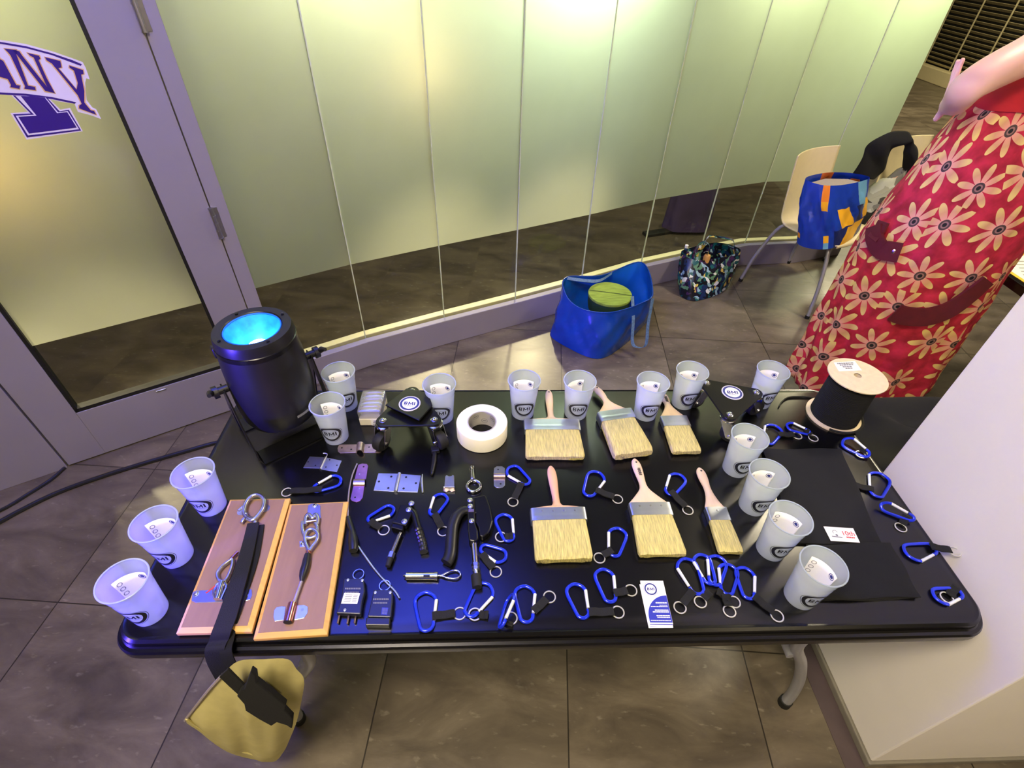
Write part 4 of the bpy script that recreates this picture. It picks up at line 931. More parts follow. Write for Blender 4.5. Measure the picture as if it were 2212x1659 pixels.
# ------------------------------------------------------------------ loose hardware
def hw(name,px,label,cat='bracket'): q=P(*px,TZ); return thing(name,(q.x,q.y,TZ),label,cat)
def hump(parent,p0,p1,wid_px,h,m_,name='loop'):
    # half round bridge between p0 and p1 along their line, width given by px vector
    a=P(*p0,TZ+.003);b=P(*p1,TZ+.003);c=P(p0[0]+wid_px[0],p0[1]+wid_px[1],TZ+.003)-a; a.z=b.z=TZ+.001; c.z=0
    n=10; pts=[a+(b-a)*(.5-.5*math.cos(PI*k/n))+Vector((0,0,h*math.sin(PI*k/n))) for k in range(n+1)]
    mb=MB(); mb.ribbon([p+c/2 for p in pts],[c/2]*(n+1),.0022); return mb.build(name,m_,parent,ang=60)
t=hw('saddle_strap',(779,967),'zinc two-lobed saddle strap lying crosswise in front of the clip box')
plate(t,'plate',Z3([(470,78),(485,72),(616,70),(610,135),(480,138),(464,125),(460,100)]),TZ,.002,'zinc_yellow'); plate(t,'plate',Z3([(664,70),(790,66),(806,80),(808,105),(796,128),(780,133),(655,134)]),TZ,.002,'zinc_yellow')
hump(t,*Z3([(612,70),(668,70)]),(-2,18),.012,'zinc_yellow'); holes(t,Z3([(494,98),(566,110),(704,92),(774,102)]),TZ+.0021,.0024)
t=hw('saddle_strap',(778,1043),'iridescent long saddle strap standing upright above the right board')
plate(t,'plate',Z3([(620,228),(650,218),(685,220),(697,235),(680,340),(592,340),(608,270)]),TZ,.002,'iris'); plate(t,'plate',Z3([(583,388),(668,388),(655,480),(635,505),(605,516),(570,505),(560,490)]),TZ,.002,'iris')
hump(t,*Z3([(590,340),(583,390)]),(24,0),.008,'zinc_yellow'); holes(t,Z3([(662,243),(596,480)]),TZ+.0021,.0024); holes(t,Z3([(630,300),(630,412)]),TZ+.0021,.0018,'alu','rivet')
t=hw('saddle_strap',(1078,1030),'small two-hole saddle clamp right of the eye bolt')
plate(t,'plate',ZV([(705,60),(735,40),(800,40),(832,60),(834,135),(700,135)]),TZ,.002,'zinc'); plate(t,'plate',ZV([(700,190),(834,190),(834,265),(810,290),(770,298),(725,290),(702,268)]),TZ,.002,'zinc')
hump(t,*ZV([(700,133),(700,192)]),(24.5,0),.010,'zinc_yellow'); holes(t,ZV([(752,78),(782,250)]),TZ+.0021,.0024)
t=hw('hinge',(857,1042),'open butt hinge with six holes in the middle of the loose hardware','hinge')
plate(t,'leaf',Z3([(775,293),(925,296),(902,435),(738,425)]),TZ,.0022,'alu'); plate(t,'leaf',Z3([(948,298),(1104,310),(1078,440),(922,434)]),TZ,.0022,'alu')
seg(t,'knuckle',Z3([(938,294),(906,432)]),TZ+.0045,.0042,'alu'); holes(t,Z3([(875,320),(780,357),(852,408),(989,324),(1065,370),(970,411)]),TZ+.0023,.003)
t=hw('hinge_pin',(913,1045),'thin loose hinge pin at the right side of the butt hinge','pin'); seg(t,'pin',Z3([(1115,302),(1110,355),(1117,440)]),TZ+.004,[.0015,.0038,.0022],'alu')
t=hw('loose_pin_hinge',(697,1000),'small two-leaf hinge, one leaf dark, in front of the stage light','hinge')
plate(t,'leaf',Z3([(246,164),(356,170),(322,256),(196,250)]),TZ,.0018,'zinc'); plate(t,'leaf',Z3([(372,172),(493,196),(455,284),(330,262)]),TZ,.0018,'alu')
seg(t,'knuckle',Z3([(368,170),(326,260)]),TZ+.003,.0028,'zinc'); wire(t,'pin',Z3([(362,185),(382,150),(368,140),(350,140)]),TZ+.007,.0013,'zinc'); holes(t,Z3([(234,206),(400,190),(371,246),(456,232),(290,234)]),TZ+.0023,.002)
t=hw('barrel_clip',(970,1045),'tiny square steel clip between butt hinge and eye bolt','clip')
mb=MB(); pl=flat(Z3([(1290,318),(1300,306),(1318,316),(1340,314),(1348,304),(1360,312),(1360,400),(1284,400)]),TZ+.014); mb.prism(pl,TZ,TZ+.014); mb.build('body','zinc',t,smooth=False,bevel=.001)
plate(t,'foot',Z3([(1276,405),(1300,398),(1360,400),(1368,430),(1340,437),(1322,425),(1300,438),(1276,430)]),TZ,.002,'zinc_yellow'); seg(t,'pin',Z3([(1280,402),(1364,402)]),TZ+.005,.003,'chrome')
t=hw('eye_bolt',(1022,1035),'chrome eye bolt with its ring towards the front','eye bolt')
q=P(*Z3([(1510,392)])[0],TZ+.005); rr=(P(*Z3([(1562,392)])[0],TZ+.005)-q).length; mb=MB(); mb.tube([(q.x+rr*math.cos(a),q.y+rr*math.sin(a),TZ+.0045) for a in np.linspace(0,2*PI,40,endpoint=False)],.0042,10,closed=True); mb.build('ring','chrome',t)
seg(t,'shank',Z3([(1503,340),(1497,255)]),TZ+.006,[.0065,.0055],'chrome',20); seg(t,'collar',Z3([(1497,262),(1496,248)]),TZ+.006,.0075,'chrome',20); seg(t,'tip',Z3([(1496,250),(1495,236)]),TZ+.006,[.0035,.0015],'chrome')
t=hw('cable_adjuster',(935,1243),'nickel cable gripper with a wire loop in front of the two clamps','cable gripper')
seg(t,'barrel',Z3([(990,1086),(1225,1086)]),TZ+.008,.0078,'chrome',24); seg(t,'nose',Z3([(968,1084),(992,1086)]),TZ+.008,[.002,.0042],'chrome'); seg(t,'end_cap',Z3([(1208,1086),(1232,1086)]),TZ+.008,.0086,'chrome',24)
mb=MB(); a=P(*Z3([(1146,1086)])[0],TZ+.0158); mb.box((a.x,a.y,TZ+.0158),(.014,.0055,.0012)); mb.build('window','gasket',t,smooth=False)
wire(t,'wire_loop',Z3([(1230,1082),(1265,1080),(1320,1052),(1370,1042),(1402,1058),(1404,1085),(1370,1105),(1310,1100),(1262,1084),(1232,1082)]),TZ+.006,.0021,'chrome')
t=hw('latch_tool',(940,990),'slim black plastic latch pointing down from the left caster dolly','latch')
seg(t,'shaft',Z3([(1212,130),(1205,200),(1190,285)]),TZ+.006,[.005,.0065,.0052],'black_plastic'); seg(t,'tip',Z3([(1190,284),(1186,304)]),TZ+.006,[.0045,.003],'black_plastic')
mb=MB(); a=P(*Z3([(1215,112)])[0],TZ+.008); mb.box((a.x,a.y,TZ+.008),(.022,.020,.012),rot=.2); mb.build('head','black_plastic',t,smooth=False,bevel=.002); seg(t,'prong',Z3([(1232,125),(1243,85)]),TZ+.011,.0028,'black_metal')
t=hw('cable_seal',(770,1150),'grey steel cable seal with a black lock body curving beside the right board','cable seal')
wire(t,'cable',Z3([(612,220),(578,300),(556,390),(546,470),(542,560),(541,640)]),TZ+.004,.0021,'steel_cable'); wire(t,'cable',Z3([(618,855),(660,915),(720,1000),(780,1075),(840,1140),(900,1200),(938,1258)]),TZ+.0035,.0023,'alu')
seg(t,'sleeve',Z3([(541,632),(556,690),(574,745)]),TZ+.007,[.0058,.0072,.0060],'black_plastic'); seg(t,'lock_body',Z3([(572,742),(580,800),(584,865),(582,892)]),TZ+.010,[.0075,.0105,.011,.0095],'black_plastic')
# clamps
t=hw('toggle_clamp',(870,1150),'small black toggle clamp with ridged grip and chrome spindle','clamp')
zb=TZ+.020
mb=MB(); mb.prism(flat(ZC([(775,345),(800,325),(900,332),(960,340),(1005,390),(985,500),(950,590),(905,690),(880,705),(640,648),(640,625),(700,600),(730,500)]),zb),TZ+.004,zb); mb.build('body','black_metal',t,smooth=False,bevel=.002)
mb=MB(); mb.prism(flat(ZC([(640,640),(850,690),(828,795),(618,738)]),TZ+.016),TZ,TZ+.016); mb.build('clevis','black_metal',t,smooth=False,bevel=.002)
mb=MB(); mb.tube(smoothpath([Vector((*tuple(P(x,y,TZ+.014))[:2],TZ+.014)) for x,y in ZC([(945,440),(1010,470),(1050,560),(1075,660),(1110,780)])],5),[.0085]*21,12,flat=.8); mb.build('lever','black_metal',t)
gp=smoothpath([Vector((*tuple(P(x,y,TZ+.011))[:2],TZ+.011)) for x,y in ZC([(1110,770),(1150,900),(1185,1030),(1208,1180)])],8); mb=MB(); mb.tube(gp,[.0092+.0012*math.sin(k*1.6) for k in range(len(gp))],14); mb.build('grip','black_plastic',t)
seg(t,'spindle',ZC([(790,840),(630,1220)]),TZ+.0095,.0048,'chrome',16); seg(t,'lock_nut',ZC([(640,1195),(605,1290)]),TZ+.0095,.0078,'zinc',6); seg(t,'rubber_tip',ZC([(608,1290),(560,1440)]),TZ+.009,[.0072,.0058],'rubber')
for x,y in ZC([(985,310),(937,425),(860,635)]): bolt(t,x,y,zb-.001,.0055,.003,'zinc','rivet')
mb=MB(); q=P(*ZC([(975,330)])[0],TZ+.01); mb.cyl((q.x,q.y,TZ),(q.x,q.y,zb-.001),.006); mb.build('pivot','black_metal',t)
t=hw('locking_clamp',(1025,1130),'large black locking clamp with curved lever and long chrome spindle','clamp')
zb=TZ+.026
mb=MB(); mb.prism(flat(ZV([(385,420),(470,404),(600,380),(622,425),(660,530),(690,690),(665,780),(630,840),(570,884),(530,870),(515,760),(480,700),(480,600),(385,600)]),TZ+.02),TZ+.002,TZ+.020); mb.build('jaw','black_metal',t,smooth=False,bevel=.003)
mb=MB(); mb.prism(flat(ZV([(388,425),(470,420),(480,720),(510,800),(515,905),(470,940),(405,925),(390,780)]),zb),TZ+.002,zb); mb.build('body','black_metal',t,smooth=False,bevel=.003)
lv=smoothpath([Vector((*tuple(P(x,y,TZ+.013))[:2],TZ+.013)) for x,y in ZV([(410,560),(330,570),(255,640),(210,760),(195,900),(185,1050),(165,1140),(130,1195)])],6)
mb=MB(); mb.tube(lv,[.010+.004*min(1,k/12) for k in range(len(lv))],14,flat=.75); mb.build('lever','black_plastic',t)
seg(t,'spindle',ZV([(460,930),(482,1215)]),TZ+.013,.0066,'chrome',18); seg(t,'lock_nut',ZV([(480,1205),(484,1240)]),TZ+.013,.0090,'zinc',6); seg(t,'lock_nut',ZV([(484,1242),(486,1280)]),TZ+.013,.0078,'alu',6)
seg(t,'screw',ZV([(486,1280),(490,1355)]),TZ+.0115,.0046,'alu'); seg(t,'rubber_tip',ZV([(488,1345),(502,1490)]),TZ+.0115,[.0115,.0105],'rubber',20)
for x,y in ZV([(418,445),(421,518),(437,692)]): bolt(t,x,y,zb,.0052,.003,'zinc','rivet')
mb=MB(); q=P(*ZV([(430,570)])[0],zb); mb.box((q.x,q.y,zb+.0006),(.013,.008,.0014)); mb.build('plate','zinc_yellow',t,smooth=False)
# plug testers
def tester(body,label,prongs,ring,lab,lab_m,th,cap=None,screws=()):
    c=P(*body[0],TZ); t=thing('plug_tester',(c.x,c.y,TZ),label,'tester'); 
    M.setdefault('tester_blue',mat('tester_blue',(22,26,52),.4))
    mb=MB(); mb.prism(flat(Z3(body),TZ+th),TZ+.001,TZ+th); mb.build('body','tester_blue',t,smooth=False,bevel=.0025)
    l=plate(t,'label',Z3(lab),TZ+th,.0004,lab_m,0)
    a,b,c_,d_=[P(*p,TZ+th+.0006) for p in Z3(lab)]
    mb=MB()
    for k in range(5):
        for (u0,u1) in ((.12,.55),(.62,.9)):
            v=.15+k*.16; f=lambda u,v:(a+(b-a)*u)*(1-v)+(d_+(c_-d_)*u)*v
            mb.add([f(u0,v),f(u1,v),f(u1,v+.05),f(u0,v+.05)],[(0,1,2,3)])
    mb.build('print','print_grey',l,smooth=False)
    for p0,p1 in prongs: seg(t,'prong',Z3([p0,p1]),TZ+.006,.0022,'zinc_yellow',8)
    q=P(*Z3([ring])[0],TZ+.004); mb=MB(); mb.tube([(q.x+.0115*math.cos(x),q.y+.0115*math.sin(x),TZ+.004) for x in np.linspace(0,2*PI,30,endpoint=False)],.0012,6,closed=True); mb.build('ring','chrome',t)
    for x,y in Z3(screws): bolt(t,x,y,TZ+th,.0024,.0012,'alu','screw')
    if cap: mb=MB(); mb.prism(flat(Z3(cap),TZ+th),TZ,TZ+th+.001); mb.build('socket_cap','black_plastic',t,smooth=False,bevel=.002)
    mb=MB(); a0=P(*Z3([body[0]])[0],TZ+th)
    return t
t1=tester([(508,1105),(662,1100),(672,1200),(650,1285),(640,1380),(448,1372),(478,1300),(495,1210)],'dark blue plug tester with a white label and three prongs, left of the pair',[((478,1382),(462,1450)),((548,1385),(536,1455)),((602,1384),(592,1450))],(622,1072),[(512,1216),(634,1218),(612,1300),(488,1298)],'white_paper',.016,screws=[(541,1117),(652,1120),(517,1348)])
t2=tester([(738,1190),(882,1188),(886,1260),(872,1405),(690,1400),(722,1270)],'dark blue socket tester with thick black end, right of the pair',[],(825,1158),[(803,1328),(852,1330),(842,1386),(796,1384)],'print_blue',.018,cap=[(684,1404),(868,1408),(862,1468),(674,1466)],screws=[(752,1213),(868,1213)])
for tt,rows in ((t1,((518,1172,640,1184),(518,1202,625,1213))),(t2,((735,1258,858,1270),(737,1287,846,1298)))):
    mb=MB()
    for x0,y0,x1,y1 in rows:
        n=9
        for k in range(n):
            xa=x0+(x1-x0)*k/n; xb=x0+(x1-x0)*(k+.72)/n; a=flat(Z3([(xa,y0),(xb,y0),(xb,y1),(xa,y1)]),TZ+.0185); mb.prism(a,TZ+.0155,TZ+(.0162 if tt is t1 else .0183))
    mb.build('print','print_grey',tt,smooth=False)
# business cards
def bcard(z,dx,dy,label,front,rot=0):
    a,b,c,d=[P(*p,TZ+.002) for p in ((1381,1255),(1432,1253),(1455,1352),(1401,1357))]
    o=(a+b+c+d)/4; yv=((a+b)/2-(c+d)/2); H=.095; yv.z=0; yv.normalize(); yv.rotate(Matrix.Rotation(rot,3,'Z')); xv=Vector((yv.y,-yv.x,0)); W=.051; o=Vector((o.x,o.y,TZ+z))+xv*dx+yv*dy
    t=thing('business_card',(o.x,o.y,TZ+z),label,'business card','business cards'); f=planefn(o,xv,yv)
    mb=MB(); mb.add([f(-W/2,-H/2),f(W/2,-H/2),f(W/2,H/2),f(-W/2,H/2)]+[f(-W/2,-H/2)+Vector((0,0,.0004)),f(W/2,-H/2)+Vector((0,0,.0004)),f(W/2,H/2)+Vector((0,0,.0004)),f(-W/2,H/2)+Vector((0,0,.0004))],[(0,3,2,1),(4,5,6,7),(0,1,5,4),(1,2,6,5),(2,3,7,6),(3,0,4,7)]); mb.build('paper','white_paper',t,smooth=False)
    g=planefn(o+Vector((0,0,.00055)),xv,yv); mb=MB(); n=16
    arc=[(W/2*.985-W*.93*math.sin(PI/2*k/n),.014-.048*(1-math.cos(PI/2*k/n))) for k in range(n+1)]
    mb.add([g(x,y) for x,y in arc]+[g(-W*.43,-H/2+.003),g(W/2*.985,-H/2+.003)],[tuple(range(n+3))]); mb.build('blue_field','print_blue',t,smooth=False)
    if front:
        g2=planefn(o+Vector((0,0,.0008)),xv,yv); mb=MB(); cx,cy=-.006,.028; ring2d(mb,g2,(cx,cy),.0105,.0135,40); ring2d(mb,g2,(cx,cy),.0152,.0156,40); bmi(mb,lambda x,y:g2(x+cx,y+cy),.0062,.0155); mb.build('logo','print_navy',t,smooth=False)
        mb=MB(); rnd=random.Random(5)
        for yy,w_,h_ in ((-.004,.024,.0028),(-.0085,.017,.0013),(-.0115,.036,.0016),(-.0195,.029,.0022),(-.0235,.034,.0026),(-.031,.028,.0018),(-.0345,.027,.0018),(-.041,.042,.0018)):
            x=W/2-.003-w_
            while x<W/2-.003: l=rnd.uniform(.002,.005); l=min(l,W/2-.003-x); mb.add([g2(x,yy),g2(x+l,yy),g2(x+l,yy+h_),g2(x,yy+h_)],[(0,1,2,3)]); x+=l+.0006
        mb.build('print','white_paper',t,smooth=False)
    return t
bcard(.0001,-.001,-.0045,'bottom business card of the small stack near the front edge, white lower border showing',False,R_(1))
bcard(.0007,.0005,-.0015,'middle business card of the small stack near the front edge',False,R_(-.5))
bcard(.0013,.001,.003,'top business card of the small stack, round logo above a blue field',True)
# white sticker card and folded black cloth
def cloth_fold(pts,z0,z1,name,label):
    c=sum([P(x,y,z1) for x,y in pts],Vector())/4; t=thing('folded_cloth',(c.x,c.y,z0),label,'folded cloth')
    q=[P(x,y,z1) for x,y in pts]; A,B,C,D=q  # tl tr br bl
    for k in range(3):
        za=z0+(z1-z0)*k/3; zb=z0+(z1-z0)*(k+1)/3
        def f(u,v,zz=zb,kk=k):
            p=(A+(B-A)*u)*(1-v)+(D+(C-D)*u)*v; e=min(u,1-u,v,1-v); return (p.x+.002*math.sin(v*9+kk*2),p.y+.002*math.sin(u*8+kk),zz-.0025*max(0,1-e/.03)+.0008*math.sin(u*17+kk)*math.sin(v*13))
        mb=MB(); n=24; mb.grid(f,n,n)
        per=[i for i in range(n)]+[n*i+n-1 for i in range(1,n)]+[n*(n-1)+i for i in range(n-2,-1,-1)]+[n*i for i in range(n-2,0,-1)]
        base=len(mb.v); mb.v+=[(mb.v[i][0],mb.v[i][1],za) for i in per]; L_=len(per); mb.f+=[(per[i],per[(i+1)%L_],base+(i+1)%L_,base+i) for i in range(L_)]; mb.mi+=[0]*L_
        mb.f.append(tuple(range(base,base+L_))); mb.mi.append(0)
        mb.build('layer','black_cloth',t,ang=60)
    return t
cloth_fold([(1650,968),(1818,968),(1905,1172),(1720,1172)],TZ,TZ+.010,'a','black folded cloth under the sticker card, rear one of the two')
cloth_fold([(1745,1176),(1925,1170),(1990,1288),(1762,1295)],TZ,TZ+.012,'b','black folded cloth at the front right, nearer one of the two')
q=P(1818,1155,TZ+.012); t=thing('anniversary_card',(q.x,q.y,TZ+.0105),'small white card printed with a red 10th, lying on the folded black cloth','card')
qa=[P(*p,TZ+.0115) for p in ((1779,1137),(1843,1141),(1858,1172),(1795,1168))]
mb=MB(); mb.prism([(p.x,p.y) for p in qa],TZ+.0107,TZ+.0112); mb.build('paper','white_paper',t,smooth=False)
xv=((qa[1]-qa[0])+(qa[2]-qa[3])).normalized(); yv=Vector((-xv.y,xv.x,0)); o=sum(qa,Vector())/4; o.z=TZ+.01135; f=planefn(o,xv,yv)
mb=MB(); text(mb,'10th',lambda a,b:f(a+.017,b+.004),.012,.027,.01)
for k in range(5): mb.add([f(.008+k*.004,-.009),f(.0112+k*.004,-.009),f(.0112+k*.004,-.005),f(.008+k*.004,-.005)],[(0,1,2,3)])
mb.build('red_print','print_red',t,smooth=False)
mb=MB(); ring2d(mb,f,(-.014,.005),.0045,.006,20,a0=.0,a1=PI*1.2); disc2d(mb,f,(-.013,-.003),.003,12); mb.add([f(-.026,-.008),f(-.002,-.010),f(-.002,-.007),f(-.026,-.0055)],[(0,1,2,3)]); mb.build('grey_print','print_grey',t,smooth=False)
# ------------------------------------------------------------------ blue bag with green drum
def bagwall(mb,base,rim,nu=96,nv=14,wr=.006,seed=0,off=0):
    b=smoothpath([Vector(p) for p in base],nu//len(base),True); r=smoothpath([Vector(p) for p in rim],nu//len(rim),True); n=min(len(b),len(r))
    cb=sum(b,Vector())/len(b)
    vs=[];fs=[]
    for j in range(nv):
        v=j/(nv-1)
        for i in range(n):
            p=b[i]*(1-v)+r[i]*v; o=(p-cb); o.z=0; o.normalize(); k=math.sin(PI*min(v*1.02,1))
            bl_=.012*math.sin(PI*v)
            p=p+o*(bl_+off+wr*k*(math.sin(i*.33+seed+v*5)+.7*math.sin(i*.71-v*9+seed)+.5*math.sin(i*1.3+v*17)))
            vs.append(p)
    for j in range(nv-1):
        for i in range(n): fs.append((j*n+i,j*n+(i+1)%n,(j+1)*n+(i+1)%n,(j+1)*n+i))
    mb.add(vs,fs); return n
def corner(px,z): q=P(px[0],px[1],z); return (q.x,q.y,z)
b0=[corner((1188,722),.004),corner((1235,757),.004),corner((1292,776),.004),corner((1340,752),.004),corner((1388,706),.004),corner((1400,660),.004),(.66,1.93,.004),(.36,1.80,.004)]
rim=[(.235,1.66,.275),corner((1258,668),.265),corner((1310,676),.262),corner((1360,662),.27),corner((1408,634),.30),corner((1388,567),.335),corner((1315,592),.31),corner((1222,600),.315)]
b0=[b0[7]]+b0[:7]; rim=[corner((1222,600),.315),corner((1224,640),.275),corner((1258,668),.262),corner((1320,675),.262),corner((1385,655),.275),corner((1410,632),.31),corner((1386,567),.335),corner((1300,595),.30)]
b0=[(.33,1.83,.004),corner((1188,720),.004),corner((1228,752),.004),corner((1292,775),.004),corner((1345,748),.004),corner((1388,705),.004),(.80,1.83,.004),(.58,1.95,.004)]
t=thing('shopping_bag',(.48,1.70,0),'large glossy blue shopping bag on the floor with a green drum inside','bag')
mb=MB(); n=bagwall(mb,b0,rim,wr=.0075); mb.f.append(tuple(range(n))[::-1]); mb.mi.append(0); mb.build('shell','blue_bag',t,ang=70)
mb=MB(); bagwall(mb,b0,rim,wr=.0075,off=-.004); mb.build('lining','blue_bag_in',t,ang=70)
mb=MB(); mb.tube(smoothpath(rim,8,True),.004,6,closed=True); mb.build('rim_seam','blue_bag',t)
for pts in ([(1366,640),(1368,690),(1366,738),(1376,750),(1395,745),(1400,700),(1410,645)],):
    hp=[corner(pts[0],.285),(P(*pts[1],.2).x,P(*pts[1],.2).y-.0,.2),(P(*pts[2],.1).x,P(*pts[2],.1).y,.10),(P(*pts[3],.07).x,P(*pts[3],.07).y,.07),(P(*pts[4],.08).x,P(*pts[4],.08).y,.08),(P(*pts[5],.18).x,P(*pts[5],.18).y,.18),corner(pts[6],.30)]
    sp=smoothpath(hp,5); mb=MB(); mb.ribbon(sp,[Vector((.009,.004,0))]*len(sp),.002); mb.build('handle','blue_handle',t)
sp=smoothpath([corner((1226,601),.318),corner((1262,606),.328),corner((1295,606),.325),corner((1322,590),.32)],6); mb=MB(); mb.ribbon(sp,[Vector((.004,.010,.004))]*len(sp),.002); mb.build('handle','blue_handle',t)
q=P(1318,634,.275); t=thing('green_drum',(q.x,q.y,.17),'round green fabric drum sitting inside the blue shopping bag','drum')
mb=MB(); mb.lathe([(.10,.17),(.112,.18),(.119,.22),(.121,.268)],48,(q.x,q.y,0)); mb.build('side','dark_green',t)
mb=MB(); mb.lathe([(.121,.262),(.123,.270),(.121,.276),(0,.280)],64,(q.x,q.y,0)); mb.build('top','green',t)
mb=MB(); mb.box((q.x,q.y,.2805),(.236,.0035,.001),rot=R_(-14)); mb.build('seam','dark_green',t,smooth=False)
# ------------------------------------------------------------------ patterned tote
def voro_mat(name,cols,scale,rough=.35):
    m,nt,b,out=newmat(name); N=nt.nodes; L=nt.links; tc=N.new('ShaderNodeTexCoord')
    nz=N.new('ShaderNodeTexNoise'); nz.inputs['Scale'].default_value=14; L.new(tc.outputs['Object'],nz.inputs['Vector'])
    ad=N.new('ShaderNodeVectorMath'); ad.operation='MULTIPLY_ADD'; ad.inputs[1].default_value=(.08,.08,.08); L.new(nz.outputs['Color'],ad.inputs[0]); L.new(tc.outputs['Object'],ad.inputs[2])
    v=N.new('ShaderNodeTexVoronoi'); v.inputs['Scale'].default_value=scale; L.new(ad.outputs[0],v.inputs['Vector'])
    sp=N.new('ShaderNodeSeparateColor'); L.new(v.outputs['Color'],sp.inputs[0])
    rp=N.new('ShaderNodeValToRGB'); rp.color_ramp.interpolation='CONSTANT'; e=rp.color_ramp.elements
    while len(e)<len(cols): e.new(.5)
    for k,(p,c) in enumerate(cols): e[k].position=p; e[k].color=lin(c)
    L.new(sp.outputs[0],rp.inputs[0]); L.new(rp.outputs[0],b.inputs['Base Color']); b.inputs['Roughness'].default_value=rough; return m
M['tote']=voro_mat('tote_print',[(0,(14,18,34)),(.30,(24,44,86)),(.48,(20,90,100)),(.58,(96,140,110)),(.66,(150,185,200)),(.74,(12,14,24)),(.86,(214,190,90)),(.90,(70,40,84)),(.95,(225,230,230))],44)
lb=[(1.185,2.20,.004),corner((1468,636),.004),corner((1500,650),.004),corner((1555,634),.004),corner((1578,612),.004),(1.50,2.36,.004)]
zr=.245
rm=[corner((1482,538),zr),corner((1474,548),zr-.01),corner((1506,562),zr-.02),corner((1560,556),zr-.02),corner((1600,540),zr+.02),corner((1550,524),zr)]
t=thing('tote_bag',(1.3,2.2,0),'small dark tote bag with a busy multicoloured print leaning at the ledge','bag')
mb=MB(); n=bagwall(mb,lb,rm,wr=.005,seed=2); mb.f.append(tuple(range(n))[::-1]); mb.mi.append(0); mb.build('shell','tote',t,ang=70)
for a,b_,h in (((1500,556),(1528,552),.10),((1520,528),(1585,540),.07)):
    A=Vector(corner(a,zr)); B_=Vector(corner(b_,zr)); mid=(A+B_)/2+Vector((-.01,.0,h)); sp=smoothpath([A,A*.7+mid*.3+Vector((-.01,0,.04)),mid,B_*.7+mid*.3+Vector((.01,0,.04)),B_],6); mb=MB(); mb.ribbon(sp,[Vector((.004,.014,0))]*len(sp),.002); mb.build('handle','tote',t)
q=Vector(corner((1527,556),.235)); t=thing('orange_jar',(q.x,q.y,.20),'small orange jar poking out of the patterned tote bag','jar'); mb=MB(); mb.lathe([(.020,.19),(.022,.24),(.018,.252),(0,.255)],20,(q.x,q.y,0)); mb.build('jar','orange_trim',t)
q=Vector(corner((1479,548),.20)); t=thing('small_bottle',(q.x,q.y,.19),'small bottle with a white cap at the left of the patterned tote bag','bottle'); mb=MB(); mb.lathe([(.012,.13),(.014,.225),(.008,.238),(.008,.244)],16,(q.x,q.y,0)); mb.build('bottle','blue_handle',t); mb=MB(); mb.lathe([(.011,.244),(.011,.262),(0,.264)],16,(q.x,q.y,0)); mb.build('cap','white_paper',t)
# ------------------------------------------------------------------ chairs
def chair(cx,cy,face,label,s=1.0):
    t=thing('stacking_chair',(cx,cy,0),label,'chair','white stacking chairs',rz=face)
    # local: +x to the sitter's left, facing -y
    prof=[(-.215,.425),(-.20,.445),(-.10,.440),(.05,.432),(.15,.440),(.195,.475),(.215,.54),(.235,.66),(.255,.80),(.262,.84)]
    sp=smoothpath([Vector((0,y,z)) for y,z in prof],5)
    def f(u,v):
        i=v*(len(sp)-1); a=int(min(i,len(sp)-2)); p=sp[a].lerp(sp[a+1],i-a); w_=.225-.015*v-(.02 if v<.08 else 0)
        x=(u-.5)*2; dz=.018*x*x*(1-v); dy=-.03*x*x*v*1.6; return (x*w_,p.y+dy,p.z+dz)
    mb=MB(); mb.grid(f,22,40); mb.build('shell','chair_shell',t,solid=.007,world=False,ang=70)
    for sx,sy in((1,-1),(-1,-1),(1,1),(-1,1)):
        mb=MB(); mb.tube(smoothpath([(sx*.16,sy*.10,.425),(sx*.19,sy*.17,.415),(sx*.235,sy*.235,.20),(sx*.262,sy*.262,.012)],5),.0115,12); l=mb.build('leg','grey_tube',t,world=False)
        mb=MB(); mb.cyl((sx*.262,sy*.262,.0),(sx*.260,sy*.260,.02),.014); mb.build('glide','rubber',l,world=False)
    for sy in(-1,1): mb=MB(); mb.cyl((-.17,sy*.12,.42),(.17,sy*.12,.42),.010); mb.build('seat_rail','grey_tube',t,world=False)
    return t
face=math.atan2(.585,.81)+0.0     # facing direction of local -y
ch1=chair(1.93,2.20,R_(30),'white plastic stacking chair holding the blue patterned bag')
ch2=chair(2.66,2.46,R_(24),'white plastic stacking chair with a black jacket and clothes on it')
